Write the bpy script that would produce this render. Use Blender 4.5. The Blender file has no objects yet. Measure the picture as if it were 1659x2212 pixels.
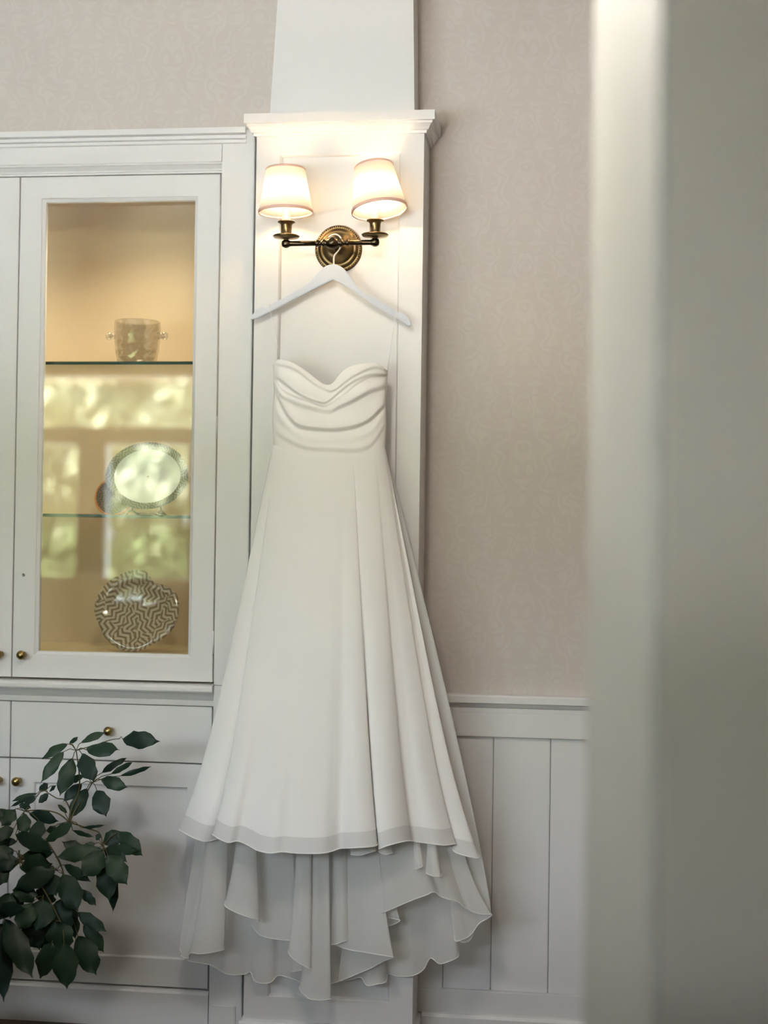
import bpy, bmesh, math, random
from mathutils import Vector, Matrix
random.seed(7)
C = bpy.context.scene
col = C.collection
PI = math.pi

# ------------------------------------------------------------------ camera, sky, sun, exposure
YAW, PITCH, ROLL, FPX = 0.12536, 0.015874, 0.013835, 3160.0
EYE = Vector((0.0, -4.16, 1.40))
FWD = Vector((-math.sin(YAW)*math.cos(PITCH), math.cos(YAW)*math.cos(PITCH), math.sin(PITCH)))
_r = Vector((math.cos(YAW), math.sin(YAW), 0)); _u = _r.cross(FWD)
RGT = math.cos(ROLL)*_r + math.sin(ROLL)*_u
UPV = -math.sin(ROLL)*_r + math.cos(ROLL)*_u
cam = bpy.data.cameras.new('camera'); co = bpy.data.objects.new('camera', cam); col.objects.link(co)
co.matrix_world = Matrix(((RGT.x, UPV.x, -FWD.x, EYE.x), (RGT.y, UPV.y, -FWD.y, EYE.y),
                          (RGT.z, UPV.z, -FWD.z, EYE.z), (0, 0, 0, 1)))
cam.sensor_fit = 'VERTICAL'; cam.sensor_height = 56.0; cam.sensor_width = 42.0; cam.lens = 80.0
cam.clip_start = 0.05; cam.clip_end = 200
cam.dof.use_dof = True; cam.dof.focus_distance = 3.95; cam.dof.aperture_fstop = 2.2
C.camera = co

C.view_settings.view_transform = 'Standard'; C.view_settings.look = 'None'
C.view_settings.gamma = 1.0; C.view_settings.use_curve_mapping = False
C.view_settings.exposure = 1.66
SKY = 9.4
w = bpy.data.worlds.new('sky'); C.world = w; w.use_nodes = True
nt = w.node_tree; nt.nodes.clear()
wo = nt.nodes.new('ShaderNodeOutputWorld'); bg = nt.nodes.new('ShaderNodeBackground')
tc = nt.nodes.new('ShaderNodeTexCoord'); sp = nt.nodes.new('ShaderNodeSeparateXYZ'); rp = nt.nodes.new('ShaderNodeValToRGB')
nt.links.new(tc.outputs['Generated'], sp.inputs[0]); nt.links.new(sp.outputs['Z'], rp.inputs[0])
rp.color_ramp.elements[0].color = (0.88, 0.92, 1.0, 1); rp.color_ramp.elements[0].position = 0.0
rp.color_ramp.elements[1].color = (0.62, 0.78, 1.0, 1); rp.color_ramp.elements[1].position = 0.8
nt.links.new(rp.outputs[0], bg.inputs[0]); bg.inputs[1].default_value = SKY
nt.links.new(bg.outputs[0], wo.inputs[0])
sl = bpy.data.lights.new('sun', 'SUN'); so = bpy.data.objects.new('sun', sl); col.objects.link(so)
sl.energy = 53.0; sl.angle = 0.02; sl.color = (1.0, 0.96, 0.90)
so.rotation_euler = (Vector((0.25, -0.55, -0.80))).to_track_quat('-Z', 'Y').to_euler(); so.location = (0, 4, 12)

FRONT_Y = -6.20                      # inner face of the glazed garden wall behind the camera
def portal(x0, x1, z0, z1):
    l = bpy.data.lights.new('window_portal', 'AREA'); l.shape = 'RECTANGLE'; l.size = x1-x0; l.size_y = z1-z0
    l.cycles.is_portal = True
    o = bpy.data.objects.new('window_portal', l); col.objects.link(o)
    o.location = ((x0+x1)/2, FRONT_Y-0.02, (z0+z1)/2); o.rotation_euler = (PI/2, 0, 0)
portal(-5.1, -0.9, 0.2, 2.55)

# ------------------------------------------------------------------ helpers
def at(px, py, Y):                  # point on the plane y = Y seen at a photograph position
    d = RGT*((px-829.5)/FPX) - UPV*((py-1106)/FPX) + FWD
    return EYE + d*((Y-EYE.y)/d.y)
def lerp(a, b, t): return a+(b-a)*t

def tag(o, label=None, cat=None, group=None, kind=None):
    if label: o['label'] = label
    if cat: o['category'] = cat
    if group: o['group'] = group
    if kind: o['kind'] = kind
    return o
def thing(name, label, cat, loc=(0, 0, 0), group=None, kind=None):
    o = bpy.data.objects.new(name, None); col.objects.link(o); o.location = loc; o.empty_display_size = 0.05
    return tag(o, label, cat, group, kind)

class MB:
    def __init__(s): s.v = []; s.f = []; s.sm = []
    def add(s, vs, fs, smooth=False):
        n = len(s.v); s.v += [tuple(p) for p in vs]; s.f += [tuple(i+n for i in f) for f in fs]; s.sm += [smooth]*len(fs)
        return s
    def box(s, x0, x1, y0, y1, z0, z1, b=0.0):
        if b <= 0:
            v = [(x, y, z) for x in (x0, x1) for y in (y0, y1) for z in (z0, z1)]
            return s.add(v, [(0, 1, 3, 2), (4, 6, 7, 5), (0, 4, 5, 1), (2, 3, 7, 6), (0, 2, 6, 4), (1, 5, 7, 3)])
        bm = bmesh.new(); bmesh.ops.create_cube(bm, size=1)
        for q in bm.verts:
            q.co = Vector(((x0+x1)/2+q.co.x*(x1-x0), (y0+y1)/2+q.co.y*(y1-y0), (z0+z1)/2+q.co.z*(z1-z0)))
        bmesh.ops.bevel(bm, geom=bm.edges[:], offset=b, segments=2, affect='EDGES')
        bm.verts.index_update()
        s.add([q.co[:] for q in bm.verts], [[q.index for q in f.verts] for f in bm.faces]); bm.free(); return s
    def grid(s, rows, closed=False, smooth=True, flip=False):
        n = len(rows[0]); vs = [p for r in rows for p in r]; fs = []
        for i in range(len(rows)-1):
            for j in range(n if closed else n-1):
                a, b = i*n+j, i*n+(j+1) % n
                f = (a, b, b+n, a+n)
                fs.append(f[::-1] if flip else f)
        return s.add(vs, fs, smooth)
    def lathe(s, prof, M=None, seg=32, smooth=True, caps=False):     # prof: (radius, height) about z
        M = M or Matrix.Identity(4)
        rows = [[M @ Vector((r*math.cos(2*PI*k/seg), r*math.sin(2*PI*k/seg), h)) for k in range(seg)] for r, h in prof]
        s.grid(rows, True, smooth)
        if caps:
            n = len(s.v)
            s.f += [tuple(range(n-seg, n))]; s.sm += [False]
            st = n-seg*len(prof); s.f += [tuple(reversed(range(st, st+seg)))]; s.sm += [False]
        return s
    def tube(s, pts, r, seg=8, closed=False, smooth=True):
        pts = [Vector(p) for p in pts]; n = len(pts); rows = []; prev = None
        for i, p in enumerate(pts):
            if closed: t = pts[(i+1) % n]-pts[i-1]
            else: t = pts[min(i+1, n-1)]-pts[max(i-1, 0)]
            if t.length < 1e-9: t = Vector((0, 0, 1))
            t.normalize()
            if prev is None:
                a = Vector((0, 0, 1)) if abs(t.z) < 0.9 else Vector((1, 0, 0)); nn = t.cross(a).normalized()
            else:
                nn = prev-t*prev.dot(t)
                nn = nn.normalized() if nn.length > 1e-6 else t.orthogonal().normalized()
            prev = nn; bb = t.cross(nn); rr = r[i] if isinstance(r, (list, tuple)) else r
            rows.append([p+(nn*math.cos(2*PI*k/seg)+bb*math.sin(2*PI*k/seg))*rr for k in range(seg)])
        if closed: rows.append(rows[0])
        s.grid(rows, True, smooth)
        if not closed:
            m = len(s.v); s.f += [tuple(range(m-seg, m)), tuple(reversed(range(m-n*seg, m-n*seg+seg)))]; s.sm += [False, False]
        return s
    def sphere(s, c, r, seg=20, M=None):
        prof = [(r*math.sin(PI*i/12)+1e-6, -r*math.cos(PI*i/12)) for i in range(13)]
        return s.lathe(prof, Matrix.Translation(Vector(c)) @ (M or Matrix.Identity(4)), seg)
    def build(s, name, mat, parent=None):
        me = bpy.data.meshes.new(name); me.from_pydata(s.v, [], s.f)
        me.polygons.foreach_set('use_smooth', s.sm); me.update()
        if mat: me.materials.append(mat)
        o = bpy.data.objects.new(name, me); col.objects.link(o)
        if parent:
            o.parent = parent
            if parent.type == 'EMPTY':
                o.matrix_parent_inverse = Matrix.Translation(-Vector(parent.location))
        return o

def rect_loft(loops):                # loops: (x0,x1,z0,z1,y): nested rectangles joined front to back
    rows = [[(a, y, c), (b, y, c), (b, y, d), (a, y, d)] for a, b, c, d, y in loops]
    return MB().grid(rows, True, False)
def prism(prof, x0, x1):             # profile of (y,z) run along x
    n = len(prof); m = MB()
    m.add([(x0, y, z) for y, z in prof]+[(x1, y, z) for y, z in prof],
          [(i, (i+1) % n, n+(i+1) % n, n+i) for i in range(n)]+[tuple(reversed(range(n))), tuple(range(n, 2*n))])
    return m
def u_mould(prof, x0, x1, yf, yb=0.0):   # profile of (out, z) run round the left, front and right of a post
    rows = [[(x0-o, yb, z), (x0-o, yf-o, z), (x1+o, yf-o, z), (x1+o, yb, z)] for o, z in prof]
    m = MB().grid(rows, False, False)
    n = len(m.v); m.f += [(n-4, n-3, n-2, n-1), (3, 2, 1, 0)]; m.sm += [False, False]
    return m
def catmull(P, sub):                 # P: list of tuples of any length
    out = []; n = len(P)
    for i in range(n-1):
        p0, p1, p2, p3 = P[max(i-1, 0)], P[i], P[i+1], P[min(i+2, n-1)]
        for k in range(sub):
            t = k/sub
            out.append(tuple(0.5*((2*b)+(-a+c)*t+(2*a-5*b+4*c-d)*t*t+(-a+3*b-3*c+d)*t**3) for a, b, c, d in zip(p0, p1, p2, p3)))
    out.append(tuple(P[-1])); return out
def interp(P, x):                    # piecewise smooth lookup of sorted (x, y) pairs
    if x <= P[0][0]: return P[0][1]
    if x >= P[-1][0]: return P[-1][1]
    for i in range(len(P)-1):
        if P[i][0] <= x <= P[i+1][0]:
            a, b = P[i], P[i+1]; h = b[0]-a[0]; t = (x-a[0])/h
            def sl_(k):
                if 0 < k < len(P)-1: return (P[k+1][1]-P[k-1][1])/(P[k+1][0]-P[k-1][0])
                return (P[min(k+1, len(P)-1)][1]-P[max(k-1, 0)][1])/(P[min(k+1, len(P)-1)][0]-P[max(k-1, 0)][0])
            m0, m1 = sl_(i)*h, sl_(i+1)*h
            return (2*t**3-3*t*t+1)*a[1]+(t**3-2*t*t+t)*m0+(-2*t**3+3*t*t)*b[1]+(t**3-t*t)*m1

# ------------------------------------------------------------------ materials
def mat(name):
    m = bpy.data.materials.new(name); m.use_nodes = True; m.node_tree.nodes.clear()
    N = m.node_tree.nodes; L = m.node_tree.links
    out = N.new('ShaderNodeOutputMaterial'); return m, N, L, out
def principled(name, color, rough=0.5, metal=0.0, noise=None, bump=None, coat=0.0, spec=0.5):
    m, N, L, out = mat(name); b = N.new('ShaderNodeBsdfPrincipled')
    b.inputs['Base Color'].default_value = (*color, 1); b.inputs['Roughness'].default_value = rough
    b.inputs['Metallic'].default_value = metal; b.inputs['Coat Weight'].default_value = coat
    b.inputs['Specular IOR Level'].default_value = spec
    L.new(b.outputs[0], out.inputs[0])
    if noise or bump:
        t = N.new('ShaderNodeTexCoord'); n = N.new('ShaderNodeTexNoise')
        L.new(t.outputs['Object'], n.inputs['Vector'])
        n.inputs['Scale'].default_value = (noise or bump)[0]; n.inputs['Detail'].default_value = 4
        if noise:
            r = N.new('ShaderNodeMix'); r.data_type = 'RGBA'
            r.inputs[6].default_value = (*[c*(1-noise[1]) for c in color], 1); r.inputs[7].default_value = (*[min(1, c*(1+noise[1])) for c in color], 1)
            L.new(n.outputs['Fac'], r.inputs[0]); L.new(r.outputs[2], b.inputs['Base Color'])
        if bump:
            q = N.new('ShaderNodeBump'); q.inputs['Strength'].default_value = bump[1]; q.inputs['Distance'].default_value = 0.002
            L.new(n.outputs['Fac'], q.inputs['Height']); L.new(q.outputs[0], b.inputs['Normal'])
    return m
def math_node(N, L, op, a, b=None, c=None):
    n = N.new('ShaderNodeMath'); n.operation = op
    for i, x in enumerate((a, b, c)):
        if x is None: continue
        if isinstance(x, (int, float)): n.inputs[i].default_value = x
        else: L.new(x, n.inputs[i])
    return n.outputs[0]

def damask_material():               # raised tone-on-tone damask: mirrored scrolls in a half-drop repeat
    m, N, L, out = mat('damask_wallpaper'); b = N.new('ShaderNodeBsdfPrincipled'); b.inputs['Roughness'].default_value = 0.6
    g = N.new('ShaderNodeTexCoord'); s = N.new('ShaderNodeSeparateXYZ'); L.new(g.outputs['Object'], s.inputs[0])
    Wd, Ht = 0.26, 0.40
    u = math_node(N, L, 'DIVIDE', s.outputs['X'], Wd)
    par = math_node(N, L, 'FLOOR', u)
    half = math_node(N, L, 'MULTIPLY', math_node(N, L, 'MODULO', math_node(N, L, 'ABSOLUTE', par), 2.0), 0.5)
    mu = math_node(N, L, 'ABSOLUTE', math_node(N, L, 'SUBTRACT', math_node(N, L, 'FRACT', u), 0.5))
    v = math_node(N, L, 'FRACT', math_node(N, L, 'ADD', math_node(N, L, 'DIVIDE', s.outputs['Z'], Ht), half))
    cv = N.new('ShaderNodeCombineXYZ'); L.new(math_node(N, L, 'MULTIPLY', mu, Wd), cv.inputs[0]); L.new(math_node(N, L, 'MULTIPLY', v, Ht), cv.inputs[1])
    n = N.new('ShaderNodeTexNoise'); n.inputs['Scale'].default_value = 15; n.inputs['Detail'].default_value = 0.6; L.new(cv.outputs[0], n.inputs['Vector'])
    lines = math_node(N, L, 'SINE', math_node(N, L, 'MULTIPLY', n.outputs['Fac'], 44.0))
    lens = math_node(N, L, 'ADD', math_node(N, L, 'MULTIPLY', mu, 2.3), math_node(N, L, 'ABSOLUTE', math_node(N, L, 'SUBTRACT', v, 0.5)))
    ogee = math_node(N, L, 'SINE', math_node(N, L, 'MULTIPLY', lens, 11.0))
    sm = math_node(N, L, 'ADD', math_node(N, L, 'MULTIPLY', lines, 0.6), math_node(N, L, 'MULTIPLY', ogee, 0.4))
    mr = N.new('ShaderNodeMapRange'); mr.inputs[1].default_value = 0.05; mr.inputs[2].default_value = 0.4; L.new(sm, mr.inputs[0])
    fine = N.new('ShaderNodeTexNoise'); fine.inputs['Scale'].default_value = 600; L.new(g.outputs['Object'], fine.inputs['Vector'])
    mx = N.new('ShaderNodeMix'); mx.data_type = 'RGBA'
    mx.inputs[6].default_value = (0.56, 0.51, 0.475, 1); mx.inputs[7].default_value = (0.58, 0.535, 0.50, 1)
    L.new(mr.outputs[0], mx.inputs[0]); L.new(mx.outputs[2], b.inputs['Base Color'])
    h = math_node(N, L, 'ADD', mr.outputs[0], math_node(N, L, 'MULTIPLY', fine.outputs['Fac'], 0.5))
    q = N.new('ShaderNodeBump'); q.inputs['Strength'].default_value = 0.15; q.inputs['Distance'].default_value = 0.0010
    L.new(h, q.inputs['Height']); L.new(q.outputs[0], b.inputs['Normal']); L.new(b.outputs[0], out.inputs[0])
    return m
def fabric(name, color, see=0.0, trans=0.3):
    m, N, L, out = mat(name)
    d = N.new('ShaderNodeBsdfDiffuse'); d.inputs[0].default_value = (*color, 1)
    t = N.new('ShaderNodeBsdfTranslucent'); t.inputs[0].default_value = (*color, 1)
    a = N.new('ShaderNodeMixShader'); a.inputs[0].default_value = trans; L.new(d.outputs[0], a.inputs[1]); L.new(t.outputs[0], a.inputs[2])
    g = N.new('ShaderNodeTexCoord'); n = N.new('ShaderNodeTexNoise'); n.inputs['Scale'].default_value = 900; L.new(g.outputs['Object'], n.inputs['Vector'])
    q = N.new('ShaderNodeBump'); q.inputs['Strength'].default_value = 0.12; q.inputs['Distance'].default_value = 0.0005
    L.new(n.outputs['Fac'], q.inputs['Height']); L.new(q.outputs[0], d.inputs['Normal'])
    if see > 0:
        p = N.new('ShaderNodeBsdfTransparent'); p.inputs[0].default_value = (1, 1, 1, 1)
        x = N.new('ShaderNodeMixShader'); x.inputs[0].default_value = see
        L.new(a.outputs[0], x.inputs[1]); L.new(p.outputs[0], x.inputs[2]); L.new(x.outputs[0], out.inputs[0])
    else: L.new(a.outputs[0], out.inputs[0])
    return m
def pane_material(name, tint=(0.97, 0.99, 0.97), refl=1.0):
    m, N, L, out = mat(name)
    f = N.new('ShaderNodeFresnel'); f.inputs[0].default_value = 1.5
    k = math_node(N, L, 'MULTIPLY', f.outputs[0], refl); 
    p = N.new('ShaderNodeBsdfTransparent'); p.inputs[0].default_value = (*tint, 1)
    g = N.new('ShaderNodeBsdfGlossy'); g.inputs['Roughness'].default_value = 0.0; g.inputs[0].default_value = (1, 1, 1, 1)
    x = N.new('ShaderNodeMixShader'); L.new(k, x.inputs[0]); L.new(p.outputs[0], x.inputs[1]); L.new(g.outputs[0], x.inputs[2])
    L.new(x.outputs[0], out.inputs[0]); return m
def emission(name, color, s):
    m, N, L, out = mat(name); e = N.new('ShaderNodeEmission'); e.inputs[0].default_value = (*color, 1); e.inputs[1].default_value = s
    L.new(e.outputs[0], out.inputs[0]); return m
def leaf_material(name, c1, c2, rough=0.35):
    m, N, L, out = mat(name); b = N.new('ShaderNodeBsdfPrincipled'); b.inputs['Roughness'].default_value = rough; b.inputs['Specular IOR Level'].default_value = 0.3
    o = N.new('ShaderNodeObjectInfo'); mx = N.new('ShaderNodeMix'); mx.data_type = 'RGBA'
    mx.inputs[6].default_value = (*c1, 1); mx.inputs[7].default_value = (*c2, 1)
    t = N.new('ShaderNodeTexCoord'); n = N.new('ShaderNodeTexNoise'); n.inputs['Scale'].default_value = 14; L.new(t.outputs['Object'], n.inputs['Vector'])
    k = math_node(N, L, 'ADD', math_node(N, L, 'MULTIPLY', o.outputs['Random'], 0.7), math_node(N, L, 'MULTIPLY', n.outputs['Fac'], 0.4))
    L.new(k, mx.inputs[0]); L.new(mx.outputs[2], b.inputs['Base Color']); L.new(b.outputs[0], out.inputs[0]); return m
def wood_floor():
    m, N, L, out = mat('dark_wood'); b = N.new('ShaderNodeBsdfPrincipled'); b.inputs['Roughness'].default_value = 0.4
    t = N.new('ShaderNodeTexCoord'); mp = N.new('ShaderNodeMapping'); mp.inputs['Scale'].default_value = (2, 30, 30); L.new(t.outputs['Object'], mp.inputs[0])
    n = N.new('ShaderNodeTexNoise'); n.inputs['Scale'].default_value = 2.5; n.inputs['Detail'].default_value = 6; L.new(mp.outputs[0], n.inputs['Vector'])
    o = N.new('ShaderNodeObjectInfo')
    k = math_node(N, L, 'ADD', math_node(N, L, 'MULTIPLY', n.outputs['Fac'], 0.6), math_node(N, L, 'MULTIPLY', o.outputs['Random'], 0.5))
    r = N.new('ShaderNodeValToRGB'); r.color_ramp.elements[0].color = (0.02, 0.011, 0.006, 1); r.color_ramp.elements[1].color = (0.10, 0.052, 0.028, 1)
    L.new(k, r.inputs[0]); L.new(r.outputs[0], b.inputs['Base Color']); L.new(b.outputs[0], out.inputs[0]); return m
def feather_material(name, cell, scale, dark, light, rough=0.12):        # printed leaf fronds, each patch running its own way
    m, N, L, out = mat(name); b = N.new('ShaderNodeBsdfPrincipled'); b.inputs['Roughness'].default_value = rough
    t = N.new('ShaderNodeTexCoord')
    n = N.new('ShaderNodeTexNoise'); n.inputs['Scale'].default_value = 14; L.new(t.outputs['Object'], n.inputs['Vector'])
    va = N.new('ShaderNodeVectorMath'); va.operation = 'MULTIPLY_ADD'; L.new(n.outputs['Color'], va.inputs[0]); va.inputs[1].default_value = (0.014, 0.014, 0.0); L.new(t.outputs['Object'], va.inputs[2])
    vo = N.new('ShaderNodeTexVoronoi'); vo.inputs['Scale'].default_value = cell; L.new(va.outputs[0], vo.inputs['Vector'])
    sc_ = N.new('ShaderNodeSeparateColor'); L.new(vo.outputs['Color'], sc_.inputs[0])
    ro = N.new('ShaderNodeVectorRotate'); ro.rotation_type = 'Z_AXIS'; L.new(va.outputs[0], ro.inputs['Vector']); L.new(math_node(N, L, 'MULTIPLY', sc_.outputs[0], 2.4), ro.inputs['Angle'])
    s = N.new('ShaderNodeSeparateXYZ'); L.new(ro.outputs[0], s.inputs[0])
    u = math_node(N, L, 'ABSOLUTE', math_node(N, L, 'SUBTRACT', math_node(N, L, 'FRACT', math_node(N, L, 'MULTIPLY', s.outputs['X'], scale)), 0.5))
    ph = math_node(N, L, 'ADD', math_node(N, L, 'MULTIPLY', s.outputs['Y'], scale*2.2*2*PI), math_node(N, L, 'MULTIPLY', u, 10.0))
    mr = N.new('ShaderNodeMapRange'); mr.inputs[1].default_value = -0.7; mr.inputs[2].default_value = 0.6; L.new(math_node(N, L, 'SINE', ph), mr.inputs[0])
    mx = N.new('ShaderNodeMix'); mx.data_type = 'RGBA'; mx.inputs[6].default_value = (*dark, 1); mx.inputs[7].default_value = (*light, 1)
    L.new(mr.outputs[0], mx.inputs[0]); L.new(mx.outputs[2], b.inputs['Base Color']); L.new(b.outputs[0], out.inputs[0]); return m

PAINT = principled('white_paint', (0.745, 0.74, 0.735), 0.38, bump=(90, 0.05))
WALLP = damask_material()
PLAIN = principled('beige_wall_paint', (0.86, 0.77, 0.65), 0.7)
DUSK = principled('deep_taupe_wall_paint', (0.26, 0.22, 0.175), 0.7)
JAMBP = principled('pale_jamb_paint', (0.48, 0.475, 0.425), 0.55)
CEIL = principled('ceiling_paint', (0.52, 0.50, 0.47), 0.8)
FLOORM = wood_floor()
TAN = principled('tan_cabinet_lining', (0.62, 0.48, 0.33), 0.6)
BRASS = principled('antique_brass', (0.20, 0.140, 0.066), 0.30, 1.0, noise=(40, 0.35))
BRASSD = principled('dark_antique_brass', (0.095, 0.072, 0.045), 0.26, 1.0, noise=(40, 0.3))
KNOBM = principled('aged_brass_knob', (0.34, 0.25, 0.10), 0.28, 1.0, noise=(60, 0.2))
STEEL = principled('nickel', (0.5, 0.5, 0.5), 0.25, 1.0)
PANE = pane_material('cabinet_pane', refl=0.95)
WPANE = pane_material('window_pane', refl=1.0)
SHELFG = pane_material('glass_shelf', (0.93, 0.97, 0.945), 1.0)
SHELFE = principled('green_glass_edge', (0.01, 0.05, 0.04), 0.1)
HANGP = principled('backlit_hanger_paint', (0.66, 0.68, 0.73), 0.45)  # backlit shade put into the base colour, darker and bluer than its white
HOOKP = principled('ivory_hook', (0.82, 0.80, 0.74), 0.4)
SATIN = fabric('ivory_chiffon_lined', (0.95, 0.93, 0.90), 0.0, 0.02)
CHIF = fabric('skirt_chiffon', (0.95, 0.94, 0.925), 0.0, 0.03)
BANDM = fabric('sheer_hem_chiffon', (0.93, 0.92, 0.905), 0.13, 0.12)
TRAINM = fabric('sheer_train_chiffon', (0.88, 0.87, 0.84), 0.28, 0.22)
LININGM = fabric('skirt_lining', (0.93, 0.92, 0.89), 0.0, 0.03)
HEMM = fabric('rolled_hem', (0.96, 0.95, 0.93), 0.0, 0.15)
SHADEM = fabric('lampshade_linen', (0.94, 0.93, 0.91), 0.0, 0.70)
SBAND = fabric('lampshade_binding', (0.84, 0.64, 0.58), 0.0, 0.30)
LEAF = leaf_material('schefflera_leaf', (0.006, 0.022, 0.017), (0.024, 0.055, 0.028), 0.45)
STEM = principled('plant_stem', (0.10, 0.085, 0.03), 0.6, noise=(30, 0.4))
POTM = principled('terracotta_pot', (0.10, 0.07, 0.06), 0.5)
SOIL = principled('soil', (0.03, 0.02, 0.015), 0.9)

# ------------------------------------------------------------------ the room shell
XL, XR, CZ = -5.6, 2.6, 3.35
def struct(name, mb, m, label=None, parent=None):
    o = mb.build(name, m, parent)
    if parent is None: tag(o, label, None, None, 'structure')
    return o
fl = struct('floor', MB().box(XL-0.1, XR+0.1, FRONT_Y-0.1, 0.42, -0.10, -0.012), FLOORM, 'dark brown wooden plank floor')
pw = 0.09                                                           # boards where the photograph sees the floor
for i in range(12):
    y1 = -0.098-i*pw
    xs = [-3.3]
    while xs[-1] < 1.2: xs.append(xs[-1]+random.uniform(0.7, 1.3))
    for a, b in zip(xs[:-1], xs[1:]):
        MB().box(a+0.001, b-0.001, y1-pw+0.0015, y1, -0.012, 0.0).build('plank', FLOORM, fl)
MB().box(XL-0.1, XR+0.1, FRONT_Y-0.1, -0.098-12*pw, -0.012, 0.0).build('floor_field', FLOORM, fl)
struct('ceiling', MB().box(XL-0.1, XR+0.1, FRONT_Y-0.1, 0.42, CZ, CZ+0.1), CEIL, 'plain white ceiling')
CABL = -2.28                                                        # left end of the built-in
struct('wall_back', MB().box(-0.90, XR, 0.0, 0.12, 0, CZ), WALLP, 'back wall right of the pilaster papered in beige tone-on-tone damask')
struct('wall_back_upper', MB().box(CABL, -0.90, 0.0, 0.12, 2.555, CZ), WALLP, 'damask papered back wall above the cabinet')
struct('wall_back_left', MB().box(XL, CABL, 0.0, 0.12, 0, CZ), WALLP, 'damask papered back wall left of the cabinet')
struct('wall_behind', MB().box(XL, XR, 0.36, 0.44, 0, CZ), DUSK, 'rear wall of the niche the cabinet is built into')
struct('wall_left', MB().box(XL-0.12, XL, FRONT_Y, 0.42, 0, CZ), DUSK, 'taupe left side wall')
struct('wall_right', MB().box(XR, XR+0.12, FRONT_Y, 0.42, 0, CZ), DUSK, 'taupe right side wall')


# near partition whose pale end shows out of focus at the right
E1 = at(1282, 1106, -4.16+1.90); E2 = at(1428, 1106, -4.16+1.42)
pt = MB(); T = 0.0
SPL = math.tan(0.50)                                                # the partition runs away from its near corner
plan = [(E1.x, E1.y), (E2.x, E2.y), (XR, E2.y+(XR-E2.x)*SPL), (XR, E2.y+(XR-E2.x)*SPL+0.4)]
pt.add([(x, y, 0.0) for x, y in plan]+[(x, y, CZ) for x, y in plan],
       [(3, 2, 1, 0), (4, 5, 6, 7), (1, 2, 6, 5), (2, 3, 7, 6), (3, 0, 4, 7), (0, 1, 5, 4)])
wf = struct('wall_foreground', pt, PLAIN, 'blurred beige partition close to the camera at right')
n_ = Vector((E2.y-E1.y, -(E2.x-E1.x), 0)).normalized()
if n_.x > 0: n_ = -n_
jt = MB(); q0, q1 = Vector((E1.x, E1.y, 0)), Vector((E2.x, E2.y, 0))
jp = [q0, q1, q1+n_*0.006, q0+n_*0.006]
jt.add([(p.x, p.y, 0) for p in jp]+[(p.x, p.y, CZ) for p in jp], [(0, 1, 2, 3), (7, 6, 5, 4), (0, 4, 5, 1), (1, 5, 6, 2), (2, 6, 7, 3), (3, 7, 4, 0)])
o = jt.build('jamb', JAMBP, wf); o['label'] = 'paler painted end face of the partition'

struct('wall_light_block', MB().box(XL, 0.02, -3.62, -3.48, 0, 1.15, 0.004), DUSK, 'unseen half height wall added below the frame to shade the lower room')  # added out of view to block low window light
# glazed garden wall behind the camera: french doors under a long transom
PX0, PW, ST = -4.95, 0.62, 0.20
panes = [(PX0+i*(PW+ST), PX0+i*(PW+ST)+PW) for i in range(5)]
fw = MB(); xe = panes[-1][1]
FY0, FY1 = FRONT_Y-0.14, FRONT_Y
fw.box(XL-0.12, PX0-0.10, FY0, FY1, 0, CZ); fw.box(xe+0.10, XR+0.12, FY0, FY1, 0, CZ); fw.box(PX0-0.10, xe+0.10, FY0, FY1, 2.56, CZ)
struct('wall_front', fw, DUSK, 'garden side wall behind the camera')
tm = MB(); tm.box(PX0-0.10, xe+0.10, FY0+0.02, FY1+0.01, 2.03, 2.15); tm.box(PX0-0.10, xe+0.10, FY0+0.02, FY1+0.01, 2.515, 2.56)
for i in range(6):
    x = PX0-0.10 if i == 0 else panes[i-1][1]; x2 = panes[i][0] if i < 5 else xe+0.10
    tm.box(x, x2, FY0+0.02, FY1+0.005, 0, 2.03)
    if i in (0, 3, 5): tm.box(x+0.06, x2-0.06, FY0+0.02, FY1+0.005, 2.15, 2.515)
for a, b in panes: tm.box(a, b, FY0+0.02, FY1, 0.0, 0.28)
struct('trim_1', tm, PAINT, 'white frame of the glazed garden doors')
for i, (a, b) in enumerate(panes):
    struct('window_%d' % (i+1), MB().box(a-0.005, b+0.005, FRONT_Y-0.075, FRONT_Y-0.069, 0.275, 2.035), WPANE, 'glass pane of a garden door behind the camera')
struct('window_6', MB().box(PX0-0.03, xe+0.03, FRONT_Y-0.075, FRONT_Y-0.069, 2.145, 2.52), WPANE, 'long transom pane above the garden doors')

# ------------------------------------------------------------------ pilaster (trim_2) and tapered column above it
PXL, PXR, PF = -0.8775, -0.4065, -0.16
QL, QR, QB, QT = -0.8045, -0.477, 0.125, 2.453
def empty_struct(name, label, loc):
    return thing(name, label, None, loc, None, 'structure')
pil = empty_struct('trim_2', 'white panelled pilaster that carries the sconce', ((PXL+PXR)/2, -0.08, 0))
sh = rect_loft([(PXL, PXR, 0.0, 2.52, 0.0), (PXL, PXR, 0.0, 2.52, PF), (QL-0.006, QR+0.006, QB-0.006, QT+0.006, PF),
                (QL-0.003, QR+0.003, QB-0.003, QT+0.003, PF+0.004), (QL, QR, QB, QT, PF+0.014)])
sh.build('shaft', PAINT, pil)
MB().box(QL, QR, PF+0.014, PF+0.03, QB, QT).build('recessed_panel', PAINT, pil)
u_mould([(0.0, 2.510), (0.007, 2.510), (0.008, 2.517), (0.013, 2.519), (0.016, 2.526), (0.020, 2.532), (0.024, 2.534), (0.024, 2.540), (0.031, 2.541), (0.031, 2.567)],
        PXL, PXR, PF).build('cap_moulding', PAINT, pil)
u_mould([(0.012, 0.0), (0.012, 0.045), (0.009, 0.052), (0.0, 0.055)], PXL, PXR, PF).build('base_moulding', PAINT, pil)
zc0, zc1 = 2.560, CZ
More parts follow.
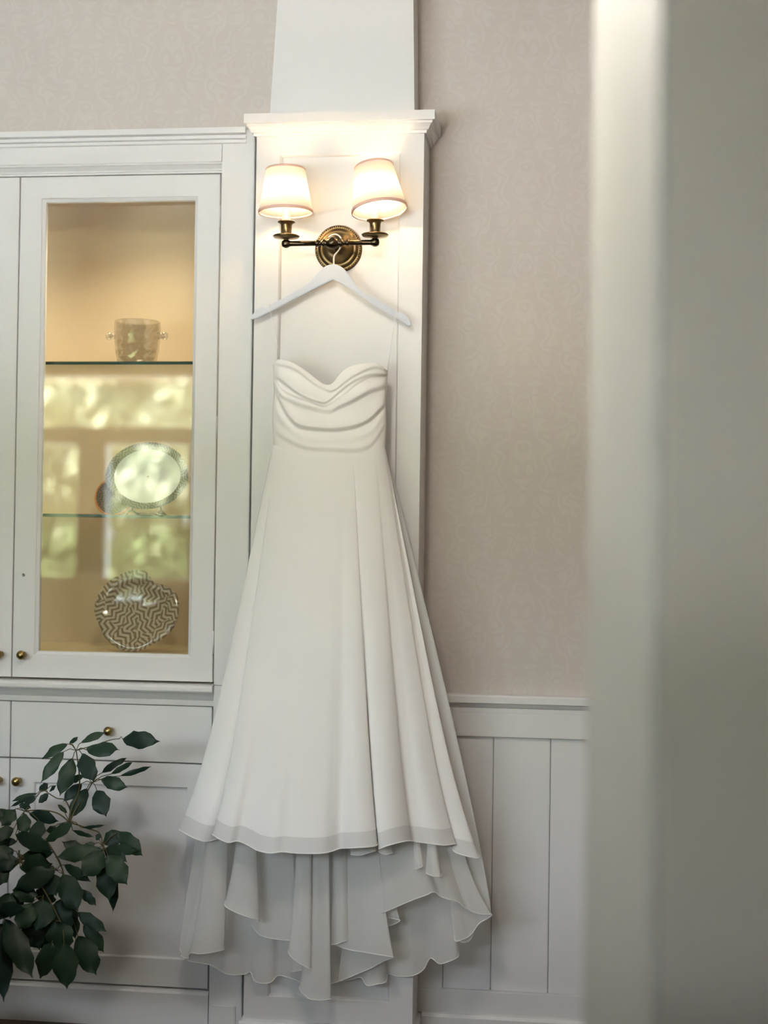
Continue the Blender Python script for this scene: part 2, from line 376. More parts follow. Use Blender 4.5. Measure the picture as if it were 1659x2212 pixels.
def tap(z): t = (z-2.587)/(2.905-2.587); return lerp(-0.8497, -0.8325, t), lerp(-0.4394, -0.4465, t), -0.12
cm = MB(); rows = []
for z in (zc0, zc1):
    a, b, y = tap(z); rows.append([(a, 0.0, z), (a, y, z), (b, y, z), (b, 0.0, z)])
cm.grid(rows, False, False); tapo = struct('trim_3', cm, PAINT, 'tapered white column above the pilaster cap')

# ------------------------------------------------------------------ wainscot right of the pilaster
wx0, wx1 = PXR, XR
wn = empty_struct('trim_4', 'white wainscot with boards and a chair rail', (0.2, -0.01, 0))
prism([(0, 0.905), (-0.022, 0.905), (-0.022, 0.917), (-0.028, 0.921), (-0.033, 0.930), (-0.044, 0.933), (-0.044, 0.950), (-0.040, 0.955), (0, 0.955)], wx0, wx1).build('chair_rail', PAINT, wn)
MB().box(wx0, wx1, -0.022, 0, 0.836, 0.905, 0.0015).build('top_rail', PAINT, wn)
MB().box(wx0, wx1, -0.022, 0, 0.055, 0.122, 0.0015).build('bottom_rail', PAINT, wn)
MB().box(wx0, -0.338, -0.016, 0, 0.122, 0.836, 0.0015).build('stile', PAINT, wn)
bx_ = [-0.338, -0.2018, -0.0414]
while bx_[-1] < XR-0.16: bx_.append(bx_[-1]+0.160)
for a, b in zip(bx_[:-1], bx_[1:]):
    MB().box(a+0.0008, b-0.0008, -0.009, 0.0, 0.122, 0.836, 0.0022).build('board', PAINT, wn)
bb = struct('baseboard_back', prism([(0, 0), (-0.036, 0), (-0.036, 0.048), (-0.030, 0.056), (-0.022, 0.058), (0, 0.058)], wx0+0.012, wx1), PAINT, 'white baseboard under the wainscot')

# ------------------------------------------------------------------ built-in cabinet
CF = -0.10                                                          # plane of the door fronts
GX, DR, CR = -1.588, -0.9935, -0.897                                # meeting line of the doors, right door edge, casing right edge
DL = 2*GX-DR
dc = thing('display_cabinet', 'white built-in display cabinet with glass doors, left of the pilaster', 'cabinet', (GX, 0.1, 0.97))
CFF = CF-0.020                                                      # casing face, proud of the doors
CI, CRF = DR+0.007, CR+0.0045
cas = MB()
cas.box(CI, CRF, CFF, 0.02, 0.971, 2.543, 0.002)                    # right casing
cas.box(DL-0.096, DL-0.007, CFF, 0.02, 0.971, 2.543, 0.002)
cas.box(DL-0.008, CI+0.001, CFF, 0.02, 2.453, 2.543, 0.002)         # frieze
cas.build('casing', PAINT, dc)
F = CFF
prism([(F, 2.503), (F-0.006, 2.505), (F-0.006, 2.5095), (F-0.001, 2.510), (F-0.001, 2.5145), (F-0.011, 2.516), (F-0.011, 2.5215), (F-0.004, 2.522), (F-0.004, 2.527), (F-0.017, 2.530), (F-0.018, 2.546), (F, 2.546)],
      DL-0.09, -0.916).build('crown_moulding', PAINT, dc)
prism([(F+0.001, 2.454), (F+0.004, 2.4525), (F+0.004, 2.449), (F+0.009, 2.447), (F+0.016, 2.440), (F+0.019, 2.437), (F+0.019, 2.433), (F+0.022, 2.432), (F+0.022, 2.4265), (0.02, 2.4265), (0.02, 2.454)],
      DL-0.007, CI).build('head_moulding', PAINT, dc)
# interior
inn = MB()
inn.box(DL-0.002, DR+0.002, 0.30, 0.33, 0.97, 2.44); inn.box(DL-0.03, DL-0.002, -0.05, 0.33, 0.97, 2.44); inn.box(DR+0.002, DR+0.03, -0.05, 0.33, 0.97, 2.44)
inn.box(DL-0.002, DR+0.002, -0.05, 0.33, 2.428, 2.45)
inn.build('lining', TAN, dc)
MB().box(DL-0.002, DR+0.002, CF+0.03, 0.30, 0.99, 1.048).build('cabinet_floor', TAN, dc)
for zs in (1.884, 1.440):
    s_ = MB().box(DL+0.004, DR-0.004, -0.055, 0.28, zs, zs+0.009).build('shelf', SHELFG, dc)
    e_ = MB().box(DL+0.004, DR-0.004, -0.0565, -0.055, zs, zs+0.009).build('shelf_edge', SHELFE, s_)
cl = MB().lathe([(0.0001, 0.0), (0.032, 0.0), (0.034, -0.004), (0.034, -0.010), (0.028, -0.011), (0.027, -0.008), (0.0001, -0.008)], Matrix.Translation(((GX+DR)/2, -0.015, 2.428)), 32).build('puck_light', STEEL, dc)
for px_ in ((GX+DR)/2, (DL+GX)/2):
    ld = bpy.data.lights.new('puck_lamp', 'SPOT'); ld.energy = 5.5; ld.color = (1.0, 0.80, 0.54); ld.spot_size = 2.6; ld.spot_blend = 1.0; ld.shadow_soft_size = 0.06
    lo = bpy.data.objects.new('puck_lamp', ld); col.objects.link(lo); lo.parent = dc; lo.matrix_parent_inverse = Matrix.Translation(-Vector(dc.location)); lo.location = (px_, -0.015, 2.41)
def knob(c, parent, r=0.0135):
    M = Matrix.Translation(Vector(c)) @ Matrix.Rotation(PI/2, 4, 'X')
    k = MB().lathe([(0.0001, 0), (0.009, 0.0), (0.0085, 0.002), (0.005, 0.005), (0.0048, 0.011), (0.0085, 0.0135), (r*0.93, 0.018), (r, 0.0225), (r*0.93, 0.027), (r*0.62, 0.031), (r*0.25, 0.0328), (0.0001, 0.033)], M, 24)
    return k.build('knob', KNOBM, parent)
def door_leaf(x0, x1, z0, z1, ix0, ix1, iz0, iz1, glass, parent, yf=CF):
    g = 0.0018
    lp = [(x0+g, x1-g, z0+g, z1-g, yf+0.022), (x0+g, x1-g, z0+g, z1-g, yf+0.001), (x0+g+0.001, x1-g-0.001, z0+g+0.001, z1-g-0.001, yf)]
    b = 0.011 if glass else 0.004
    lp += [(ix0-b, ix1+b, iz0-b, iz1+b, yf), (ix0-b+0.002, ix1+b-0.002, iz0-b+0.002, iz1+b-0.002, yf+0.003),
           (ix0-0.001, ix1+0.001, iz0-0.001, iz1+0.001, yf+0.008), (ix0, ix1, iz0, iz1, yf+0.022 if glass else yf+0.009)]
    m = rect_loft(lp)
    if glass:
        n = len(m.v); rows = len(lp)
        m.f += [(k, (k+1) % 4, n-4+(k+1) % 4, n-4+k) for k in range(4)]; m.sm += [False]*4
    d = m.build('door', PAINT, parent)
    if glass: MB().box(ix0-0.004, ix1+0.004, yf+0.011, yf+0.014, iz0-0.004, iz1+0.004).build('pane', PANE, d)
    else: MB().box(ix0, ix1, yf+0.009, yf+0.020, iz0, iz1).build('door_panel', PAINT, d)
    return d
gi = (-1.5108, -1.0700, 1.0530, 2.3500)
d1 = door_leaf(GX, DR, 0.975, 2.4245, *gi, True, dc)
knob(at(46, 1415, CF-0.02)-Vector((0, -0.02, 0)), d1)
kp = at(51, 1242, CF); M = Matrix.Translation((kp.x, CF, kp.z)) @ Matrix.Rotation(PI/2, 4, 'X')
MB().lathe([(0.0001, 0.0), (0.0048, 0.0), (0.0048, 0.0015), (0.0032, 0.0022), (0.0028, 0.0012), (0.0001, 0.0012)], M, 16).build('lock', STEEL, d1)
d2 = door_leaf(DL, GX, 0.975, 2.4245, 2*GX-gi[1], 2*GX-gi[0], gi[2], gi[3], True, dc)
knob((2*GX-kp.x-0.002, CF, at(0, 1413, CF).z), d2)
for zz in (1.09, 1.70, 2.30):
    MB().tube([(DR-0.0005, CF-0.002, zz-0.032), (DR-0.0005, CF-0.002, zz+0.032)], 0.0026, 8).build('hinge', PAINT, dc)
# ledge between the two units
led = prism([(0.02, 0.9705), (CF-0.026, 0.9705), (CF-0.032, 0.968), (CF-0.034, 0.962), (CF-0.034, 0.953), (CF-0.030, 0.948), (CF-0.020, 0.946), (CF-0.014, 0.935), (CF-0.006, 0.925), (CF-0.004, 0.9095), (0.02, 0.9095)],
            DL-0.004, CI-0.001).build('cabinet_ledge', PAINT)
tag(led, 'white moulded ledge running between the glass doors and the drawers', 'ledge')
# base unit
bc = thing('base_cabinet', 'white base cabinet with drawers and panelled doors behind the plant', 'cabinet', (GX, 0.1, 0))
cb = MB(); cb.box(DL-0.002, DR+0.002, CF+0.024, 0.33, 0.09, 0.909); cb.build('carcass', TAN, bc)
MB().box(CI, CRF, CFF, 0.02, 0.0, 0.9695, 0.002).build('casing', PAINT, bc)
MB().box(DL-0.096, DL-0.007, CFF, 0.02, 0.0, 0.9695, 0.002).build('casing', PAINT, bc)
cb = MB(); cb.box(CI+0.006, CRF-0.016, CFF-0.010, CFF+0.002, 0.0, 0.078, 0.003); cb.build('plinth_block', PAINT, bc)
prism([(0.1, 0), (CF-0.016, 0), (CF-0.016, 0.098), (CF-0.011, 0.104), (CF+0.0, 0.106), (0.1, 0.106)], DL-0.002, DR+0.004).build('plinth', PAINT, bc)
for s, (x0, x1) in enumerate(((GX, DR), (DL, GX))):
    dw = MB().box(x0+0.0018, x1-0.0018, CF, CF+0.02, 0.7467, 0.9065, 0.0012).build('drawer', PAINT, bc)
    knob(((x0+x1)/2, CF, 0.832), dw)
    px0, px1 = (-1.5108, -1.066) if s == 0 else (2*GX+1.066, 2*GX+1.5108)
    dd = door_leaf(x0, x1, 0.110, 0.7445, px0, px1, 0.194, 0.673, False, bc)
    knob((GX+(0.028 if s == 0 else -0.030), CF, at(41, 1686, CF).z), dd)

# ------------------------------------------------------------------ things in the cabinet
def crystal_material():
    m, N, L, out = mat('cut_crystal'); lw = N.new('ShaderNodeLayerWeight'); lw.inputs[0].default_value = 0.5
    k = math_node(N, L, 'MULTIPLY_ADD', math_node(N, L, 'POWER', lw.outputs['Facing'], 3.0), 0.45, 0.15)
    p = N.new('ShaderNodeBsdfTransparent'); p.inputs[0].default_value = (0.965, 0.97, 0.96, 1)
    g = N.new('ShaderNodeBsdfGlossy'); g.inputs['Roughness'].default_value = 0.03
    x = N.new('ShaderNodeMixShader'); L.new(k, x.inputs[0]); L.new(p.outputs[0], x.inputs[1]); L.new(g.outputs[0], x.inputs[2]); L.new(x.outputs[0], out.inputs[0]); return m
CRYS = crystal_material()
vy = 0.04
vb = at(296, 771, vy); vb.z = 1.8935
vt = thing('crystal_bowl', 'clear crystal bowl with knob handles on the upper glass shelf', 'bowl', vb)
M = Matrix.Translation(vb)
prof = [(0.0001, 0.0), (0.050, 0.0), (0.056, 0.004), (0.0585, 0.012), (0.0600, 0.022), (0.0645, 0.040), (0.0645, 0.052), (0.0675, 0.070), (0.0665, 0.086), (0.0690, 0.104), (0.067, 0.128), (0.0655, 0.130), (0.062, 0.128), (0.063, 0.10), (0.060, 0.06), (0.054, 0.022), (0.040, 0.012), (0.0001, 0.011)]
rows_ = [[M @ Vector((r_*math.cos(2*PI*(k+0.5*(i_ % 2))/18), r_*math.sin(2*PI*(k+0.5*(i_ % 2))/18), h_)) for k in range(18)] for i_, (r_, h_) in enumerate(prof)]
MB().grid(rows_, True, False).build('bowl_body', CRYS, vt)
for sx in (-1, 1):
    h = MB(); c = vb+Vector((sx*0.084, -0.005, 0.086))
    h.sphere(c, 0.012, 10); h.tube([vb+Vector((sx*0.0655, -0.003, 0.086)), c], [0.010, 0.006], 8)
    h.build('handle', CRYS, vt)
LOBES = [(0, 1.0), (20, 1.01), (32, 0.98), (50, 0.83), (63, 0.77), (78, 0.93), (90, 0.98), (120, 0.97), (150, 1.0), (180, 1.0), (205, 0.93), (225, 0.96), (270, 1.0), (300, 0.92), (315, 0.95), (340, 1.0), (360, 1.0)]
def ellipse_plate(name, label, cat, cx_, y, zb, a, b, lean, mats, depth=0.014, lobes=0, rim=0.78, wellr=0.6):
    # a round or lobed plate standing on its rim, leaning back by `lean`
    Mx = Matrix.Translation((cx_, y, zb)) @ Matrix.Rotation(-lean, 4, 'X')
    t = thing(name, label, cat, (cx_, y, zb)); seg = 72
    def out(th, k):
        r = 1.0
        if lobes: r = interp(LOBES, math.degrees(th) % 360)
        return Vector((a*k*r*math.cos(th), 0, b+b*k*r*math.sin(th)))
    def ring(k, d): return [Mx @ (out(2*PI*i/seg, k)+Vector((0, d, 0))) for i in range(seg)]
    m = MB(); m.grid([ring(1.0, 0), ring(0.99, -0.003), ring(rim, depth*0.45), ring(wellr, depth), ring(0.02, depth)], True, True, True)
    m.grid([ring(0.02, depth+0.004), ring(wellr, depth+0.004), ring(rim, depth*0.45+0.004), ring(1.0, 0)], True, True, True)
    p = m.build('dish', None, None)
    # local frame so that the printed pattern follows the plate
    p.data.transform(Mx.inverted() if False else Matrix.Identity(4))
    R_ = Mx @ Matrix.Rotation(PI/2, 4, 'X')
    p.data.transform(R_.inverted()); p.data.materials.append(mats)
    p.parent = t; p.matrix_parent_inverse = Matrix.Translation(-Vector(t.location)); p.matrix_basis = R_
    return t, p, Mx, ring
FEATH = feather_material('feather_print', 17.0, 30.0, (0.20, 0.135, 0.08), (0.50, 0.40, 0.29))
SPECK = feather_material('speckled_print', 34.0, 55.0, (0.05, 0.035, 0.02), (0.26, 0.205, 0.15), 0.75); SPECK.node_tree.nodes['Principled BSDF'].inputs['Specular IOR Level'].default_value = 0.15
WELL = principled('glazed_white', (0.72, 0.72, 0.70), 0.08)
ORNG = principled('orange_rim', (0.55, 0.22, 0.06), 0.2)
c_ = at(294, 1325, 0.02); hb = 0.0
t, p, Mx, ring = ellipse_plate('leaf_platter', 'lobed platter with a brown feather leaf print on the cabinet floor', 'platter', c_.x, -0.005, 1.0485, 0.128, 0.124, 0.22, FEATH, 0.016, 5)
c2 = at(322, 1022, 0.05)
t2, p2, Mx2, ring2 = ellipse_plate('oval_platter', 'oval white platter with speckled brown rim on the middle glass shelf', 'platter', c2.x-0.004, 0.02, 1.4665, 0.126, 0.102, 0.2, SPECK, 0.014, 0, 0.80, 0.62)
wm = MB(); wm.grid([[Mx2 @ (Vector((0.126*k*math.cos(2*PI*i/64), d, 0.102+0.102*k*math.sin(2*PI*i/64)))) for i in range(64)] for k, d in ((0.80, 0.0055), (0.62, 0.0132), (0.02, 0.0132))], True, True, True)
wm.build('well', WELL, t2)
e2 = MB(); 
for sx in (-1, 1):
    e2.tube([(c2.x+sx*0.045, -0.02, 1.4498), (c2.x+sx*0.045, 0.0, 1.4575), (c2.x+sx*0.045, 0.032, 1.4635), (c2.x+sx*0.042, 0.10, 1.4498)], 0.0028, 6)
    e2.tube([(c2.x+sx*0.045, 0.030, 1.463), (c2.x+sx*0.02, 0.064, 1.56)], 0.0025, 6)
e2.tube([(c2.x-0.045, 0.075, 1.455), (c2.x+0.045, 0.075, 1.455)], 0.0025, 6)
tag(e2.build('plate_stand', STEEL), 'small wire easel under the oval platter', 'plate stand')
c3 = at(246, 1030, 0.16)
t3, p3, Mx3, ring3 = ellipse_plate('side_plate', 'small plate with an orange rim half behind the oval platter', 'plate', c3.x, 0.15, 1.4495, 0.058, 0.058, 0.25, SPECK, 0.010, 0)
rm = MB().tube([Mx3 @ Vector((0.058*math.cos(2*PI*i/48), -0.001, 0.058+0.058*math.sin(2*PI*i/48))) for i in range(48)], 0.0032, 8, True)
o = rm.build('rim', ORNG, t3); o['label'] = 'orange rim'

# ------------------------------------------------------------------ wall sconce
SB = PF+0.014                                                       # face of the recessed panel
bpc = at(730, 536, SB-0.015)
AY = -0.255
sc = thing('wall_sconce', 'antique brass two-light wall sconce with white shades on the pilaster', 'wall lamp', (bpc.x, SB, bpc.z))
Mb = Matrix.Translation((bpc.x, SB, bpc.z)) @ Matrix.Rotation(PI/2, 4, 'X')
MB().lathe([(0.0001, 0.0), (0.066, 0.0), (0.0665, 0.004), (0.065, 0.007), (0.061, 0.0085), (0.058, 0.0065), (0.055, 0.0085), (0.050, 0.0125), (0.047, 0.0135), (0.0445, 0.012), (0.043, 0.014), (0.036, 0.019), (0.026, 0.022), (0.016, 0.026), (0.013, 0.032), (0.0001, 0.033)], Mb, 48).build('backplate', BRASS, sc)
bd = MB()
for k in range(64):
    a = 2*PI*k/64; bd.sphere((bpc.x+0.0615*math.cos(a), SB-0.0085, bpc.z+0.0615*math.sin(a)), 0.0021, 6)
bd.build('beading', BRASSD, sc)
acL, acR = at(618, 526.5, AY), at(810, 523.5, AY); acM = at(718, 525, AY)
MB().lathe([(0.010, 0.0), (0.010, 0.01), (0.0075, 0.02), (0.0075, abs(AY-SB)-0.02), (0.010, abs(AY-SB)-0.012)], Matrix.Translation((acM.x, SB-0.02, acM.z)) @ Matrix.Rotation(PI/2, 4, 'X'), 20).build('spindle', BRASS, sc)
ax = (acR-acL).normalized(); L_ = (acR-acL).length; mid = (acM-acL).length
Ma = Matrix.Translation(acL) @ ax.to_track_quat('Z', 'Y').to_matrix().to_4x4()
pr = [(0.0001, -0.0125), (0.008, -0.0105), (0.0118, -0.003), (0.0118, 0.003), (0.008, 0.0105), (0.0072, 0.013), (0.0072, mid-0.047), (0.0095, mid-0.046), (0.0095, mid-0.039), (0.0068, mid-0.036), (0.0065, mid-0.030), (0.012, mid-0.026), (0.012, mid-0.022), (0.0085, mid-0.019),
      (0.0125, mid-0.014), (0.0165, mid-0.006), (0.0172, mid), (0.0165, mid+0.006), (0.0125, mid+0.014), (0.0085, mid+0.019), (0.012, mid+0.022), (0.012, mid+0.026), (0.0065, mid+0.030), (0.0068, mid+0.036), (0.0095, mid+0.039), (0.0095, mid+0.046), (0.0072, mid+0.047),
      (0.0072, L_-0.013), (0.008, L_-0.0105), (0.0118, L_-0.003), (0.0118, L_+0.003), (0.008, L_+0.0105), (0.0001, L_+0.0125)]
MB().lathe(pr, Ma, 24).build('arm', BRASSD, sc)
BULB = emission('lamp_bulb', (1.0, 0.70, 0.38), 60.0)
SLEEVE = principled('candle_sleeve', (0.85, 0.80, 0.70), 0.5)
LAMP_W = 145.0
for side, (ac, top, bot, leany, leanx) in enumerate(((acL, (617, 366, 43), (617.5, 458, 59.5), 0.0, 0.0), (acR, (806, 357, 42.5), (819.5, 453, 60.5), 0.17, 0.10))):
    Mt = Matrix.Translation(ac)
    MB().lathe([(0.006, 0.008), (0.006, 0.011), (0.010, 0.0125), (0.034, 0.0165), (0.037, 0.0205), (0.0345, 0.0225), (0.030, 0.0205), (0.015, 0.0185), (0.0001, 0.0185)], Mt, 36).build('drip_pan', BRASS, sc)
    MB().lathe([(0.0155, 0.0185), (0.0155, 0.024), (0.0145, 0.030), (0.0150, 0.050), (0.0175, 0.055), (0.0235, 0.0575), (0.0235, 0.060), (0.0150, 0.060), (0.0120, 0.058)], Mt, 32).build('socket_cup', BRASS, sc)
    MB().lathe([(0.0115, 0.050), (0.0115, 0.112), (0.0001, 0.112)], Mt, 24).build('candle_sleeve', SLEEVE, sc)
    bl = MB(); bl.lathe([(0.007, 0.112), (0.013, 0.122), (0.016, 0.134), (0.014, 0.146), (0.007, 0.158), (0.0001, 0.162)], Mt, 20); bl.build('bulb', BULB, sc)
    pt_, pb_ = at(top[0], top[1], AY), at(bot[0], bot[1], AY)
    rb = bot[2]*(EYE.y-AY)*-1/FPX; rt = top[2]*(EYE.y-AY)*-1/FPX
    axis = (pt_-pb_); axis.y = 0.0
    if side: axis.y = 0.016
    H = axis.length; Ms = Matrix.Translation(pb_) @ axis.to_track_quat('Z', 'X').to_matrix().to_4x4()
    hard = MB().lathe([(rb, 0.0), (rt, H), (rt-0.0012, H), (rb-0.0012, 0.0), (rb, 0.0)], Ms, 56).build('lamp_shade', SHADEM, sc)
    for r_, h_ in ((rb, 0.0), (rt, H)):
        MB().lathe([(r_+0.0012, h_-0.003), (r_+0.0018, h_), (r_+0.0012-0.002*(h_ > 0), h_+0.0045 if h_ == 0 else h_+0.002), (r_-0.0012, h_+0.003), (r_-0.002, h_-0.003), (r_+0.0012, h_-0.003)], Ms, 56).build('shade_band', SBAND, hard)
    sp_ = MB()
    for k in range(3):
        a = 2*PI*k/3+0.5
        sp_.tube([ac+Vector((0, 0, 0.150)) if False else Ms @ Vector((rt*math.cos(a), rt*math.sin(a), H-0.002)), ac+Vector((0.008*math.cos(a), 0.008*math.sin(a), 0.165))], 0.0009, 5)
    sp_.tube([ac+Vector((0.008*math.cos(2*PI*k/12), 0.008*math.sin(2*PI*k/12), 0.165)) for k in range(12)], 0.0012, 5, True)
    sp_.build('shade_carrier', BRASS, hard)
    ld = bpy.data.lights.new('lamp_light', 'POINT'); ld.energy = LAMP_W; ld.color = (1.0, 0.89, 0.75); ld.shadow_soft_size = 0.014
    lo = bpy.data.objects.new('lamp_light', ld); col.objects.link(lo); lo.parent = sc; lo.matrix_parent_inverse = Matrix.Translation(-Vector(sc.location)); lo.location = ac+Vector((0, -0.0, 0.138))

# ------------------------------------------------------------------ unseen globe lamp added above the view as warm fill, left of the camera's line
GLOBE = emission('fill_globe_glow', (1.0, 0.92, 0.83), 28.0)
gl = thing('fill_pendant', 'unseen frosted globe pendant added above the view for warm fill light', 'added ceiling lamp', (-0.56, -2.0, CZ))
MB().lathe([(0.0001, CZ), (0.07, CZ), (0.065, CZ-0.02), (0.012, CZ-0.03), (0.006, CZ-0.035), (0.006, 2.53), (0.04, 2.52), (0.05, 2.49), (0.05, 2.47), (0.0001, 2.47)], Matrix.Translation((-0.56, -2.0, 0)), 28).build('stem', BRASS, gl)
MB().sphere((-0.56, -2.0, 2.375), 0.11, 28).build('globe', GLOBE, gl)

# ------------------------------------------------------------------ hanger
HY = -0.205
hg = thing('clothes_hanger', 'flat white wooden hanger hooked over the sconce', 'hanger', at(720, 600, HY))
top_ = [(541.5, 690.5), (545, 681), (551, 674), (556, 668.5), (563, 664.5), (569, 664), (573.5, 665.2), (577, 667.5), (579.5, 664), (587, 657), (601, 650), (615, 643), (630, 635), (644, 627), (656, 620.5), (665, 614.5), (673, 607.5), (680, 599), (686, 591), (692, 585), (698, 579.5), (705, 575), (713, 572), (721, 571), (729, 572.5), (736, 575.8), (742, 580), (748, 586), (753, 592), (758, 599), (764, 609), (772, 619.5), (781, 628), (790, 634.5), (799, 639), (809, 644), (824, 652), (838, 660), (848, 665.5), (854, 669), (856.5, 673), (860, 676), (865, 674.5), (871, 676.5), (879, 683), (885, 692), (888, 702)]
bot_ = [(883, 704), (868, 694.5), (853, 685.5), (831, 673), (809, 660.5), (795, 650), (780, 640.5), (766, 630), (751, 620.5), (735, 612), (720, 604.5), (700, 614), (679, 624), (658, 635), (636, 646), (614, 658.5), (592, 670.5), (572, 680), (552, 689)]
poly = [at(x, y, HY) for x, y in top_+bot_]
bm = bmesh.new()
vs = [bm.verts.new((p.x, HY-0.006, p.z)) for p in poly]; f = bm.faces.new(vs)
r = bmesh.ops.extrude_face_region(bm, geom=[f]); bmesh.ops.translate(bm, verts=[v for v in r['geom'] if isinstance(v, bmesh.types.BMVert)], vec=(0, 0.012, 0))
bmesh.ops.recalc_face_normals(bm, faces=bm.faces)
eg = [e for e in bm.edges if abs(e.verts[0].co.y-e.verts[1].co.y) < 1e-6]
bmesh.ops.bevel(bm, geom=eg, offset=0.002, segments=2, affect='EDGES')
bm.verts.index_update(); hb_ = MB(); hb_.add([v.co[:] for v in bm.verts], [[v.index for v in f.verts] for f in bm.faces]); bm.free()
hb_.build('hanger_body', HANGP, hg)
hk = [at(721, 573, HY), at(721, 565, HY), at(721.3, 557, HY), at(723, 551.5, HY), at(727, 546.5, HY), at(731, 541.5, HY), at(734, 537, HY), at(736.5, 531, HY), at(738, 524, HY), at(737, 516, HY), at(733, 510, HY), at(726.5, 506.5, HY), at(719.5, 506.5, HY), at(713, 510, HY), at(709.5, 515, HY)]
MB().tube(catmull([tuple(p) for p in hk], 4), 0.0022, 10).build('hook', HOOKP, hg)

# ------------------------------------------------------------------ the dress
DY = -0.240
dr = thing('wedding_dress', 'ivory strapless wedding dress with draped bodice hanging from the white hanger', 'dress', at(712, 985, DY))
# bodice: grid between neckline and waist seam, with draped folds pressed into it
NECK = [(590, 790), (593, 783), (598, 778.8), (604, 777.6), (624, 781.5), (643, 791), (664, 804.5), (683, 820), (699, 830.5), (712, 832), (722, 826), (732, 813), (745, 800), (764.5, 790), (788, 786), (811, 784.5), (818.5, 788), (837, 802)]
WAIST = [(589, 961.5), (618, 971.5), (647, 979.5), (695, 982.5), (743, 982.5), (772, 981.5), (793, 980), (811, 971.5), (833, 967.5)]
FOLDS = [  # (line, amplitude m, width above px, width below px)
    ([(590, 783), (624, 790), (645, 800), (664, 815), (683, 829), (703, 838.5), (714, 842), (727, 837), (745, 823), (768, 807), (811, 791), (837, 800)], 0.0045, 9, 7),
    ([(590, 806), (597, 812), (618, 827), (641, 845), (668, 858), (691, 865.5), (703, 866), (714, 860), (728, 848), (745, 834), (770, 817), (800, 806), (837, 806)], 0.0075, 26, 8),
    ([(590, 806), (599, 823), (608, 838), (637, 854), (666, 863.5), (691, 873), (707, 873), (724, 861.5), (745, 848), (770, 827), (800, 812), (837, 810)], 0.0040, 7, 6),
    ([(590, 824), (608, 850), (637, 865), (668, 875), (695, 883), (714, 883), (734, 873), (764, 860), (801, 840), (837, 829)], 0.0065, 11, 12),
    ([(590, 835), (597, 846), (606, 863), (618, 887), (633, 906), (647, 915.5), (676, 920.5), (714, 923), (743, 921), (772, 914.6), (801, 900), (826, 875), (837, 862)], 0.0085, 24, 12),
    ([(590, 882), (597, 890), (612, 908), (637, 931), (660, 941), (714, 946), (772, 942), (806, 925), (828, 895), (837, 885)], 0.0032, 16, 18),
    ([(590, 925), (620, 945), (660, 962), (714, 966), (770, 968), (800, 958), (815, 940), (828, 919), (837, 905)], 0.0028, 14, 12)]
def fold_depth(x, y):
    d = 0.0; e = min(1.0, (x-588)/14, (838-x)/10); e = max(0.25, e)
    for ln, A, wu, wd in FOLDS:
        s = y-interp(ln, x)
        if -wu*1.6 < s <= 0: q = 1+s/(wu*1.6); d += A*q*q*(3-2*q)
        elif 0 < s < wd: q = s/wd; d += A*(1-1.5*q*q*(3-2*q)) if q < 1 else 0
        elif wd <= s < wd*4: q = (s-wd)/(wd*3); d -= A*0.5*(1-q*q*(3-2*q))
    return d*e
NU, NV = 150, 110
BL, BR = 590.0, 836.5
rows = []
for j in range(NV+1):
    v = j/NV; row = []
    for i in range(NU+1):
        u = i/NU; xl = lerp(590, 590.5, v)+2.0*math.sin(v*PI*2.2); xr = lerp(836.5, 831.5, v)-1.5*math.sin(v*PI*2)
        uu = u+0.0; x = lerp(xl, xr, uu); s = 2*uu-1
        yn, yw = interp(NECK, lerp(BL, BR, uu)), interp(WAIST, lerp(589.5, 832.5, uu))
        y = lerp(yn, yw, v)
        prof = math.sqrt(max(0.0, 1-abs(s)**2.3))
        bust = 0.012*math.exp(-((abs(s)-0.45)/0.30)**2-((v-0.28)/0.22)**2)
        Y = DY-0.052*prof-bust-fold_depth(x, y)
        row.append(at(x, y, Y))
    rows.append(row)
bo = MB(); bo.grid(rows, False, True, True)
# inner face turning over at the neckline and the back of the bodice
lip = [[at(lerp(590, 836.5, i/NU), interp(NECK, lerp(BL, BR, i/NU))+k[0], DY-0.052*math.sqrt(max(0, 1-abs(2*i/NU-1)**2.3))*k[1]+k[2]) for i in range(NU+1)] for k in ((0.0, 1.0, 0.0), (-0.6, 0.92, 0.002), (3, 0.85, 0.004), (40, 0.80, 0.004))]
bo.grid(lip, False, True)
back = []
for j in range(13):
    v = j/12; rw = []
    for i in range(41):
        u = i/40; s = 2*u-1; x = lerp(591, 835.5, u)
        yt = lerp(792, 806, u)+70*(1-s*s)**0.8
        rw.append(at(lerp(x, lerp(590, 832, u), v), lerp(yt, interp(WAIST, lerp(590, 832, u)), v), DY+0.034*math.sqrt(max(0, 1-s*s))))
    back.append(rw)
bo.grid(back, False, True)
bo.build('bodice', SATIN, dr)
MB().tube([at(lerp(590, 836.5, i/NU), interp(NECK, lerp(BL, BR, i/NU))-0.3, DY-0.052*math.sqrt(max(0, 1-abs(2*i/NU-1)**2.3))) for i in range(NU+1)], 0.0013, 6).build('neckline_edge', SATIN, dr)

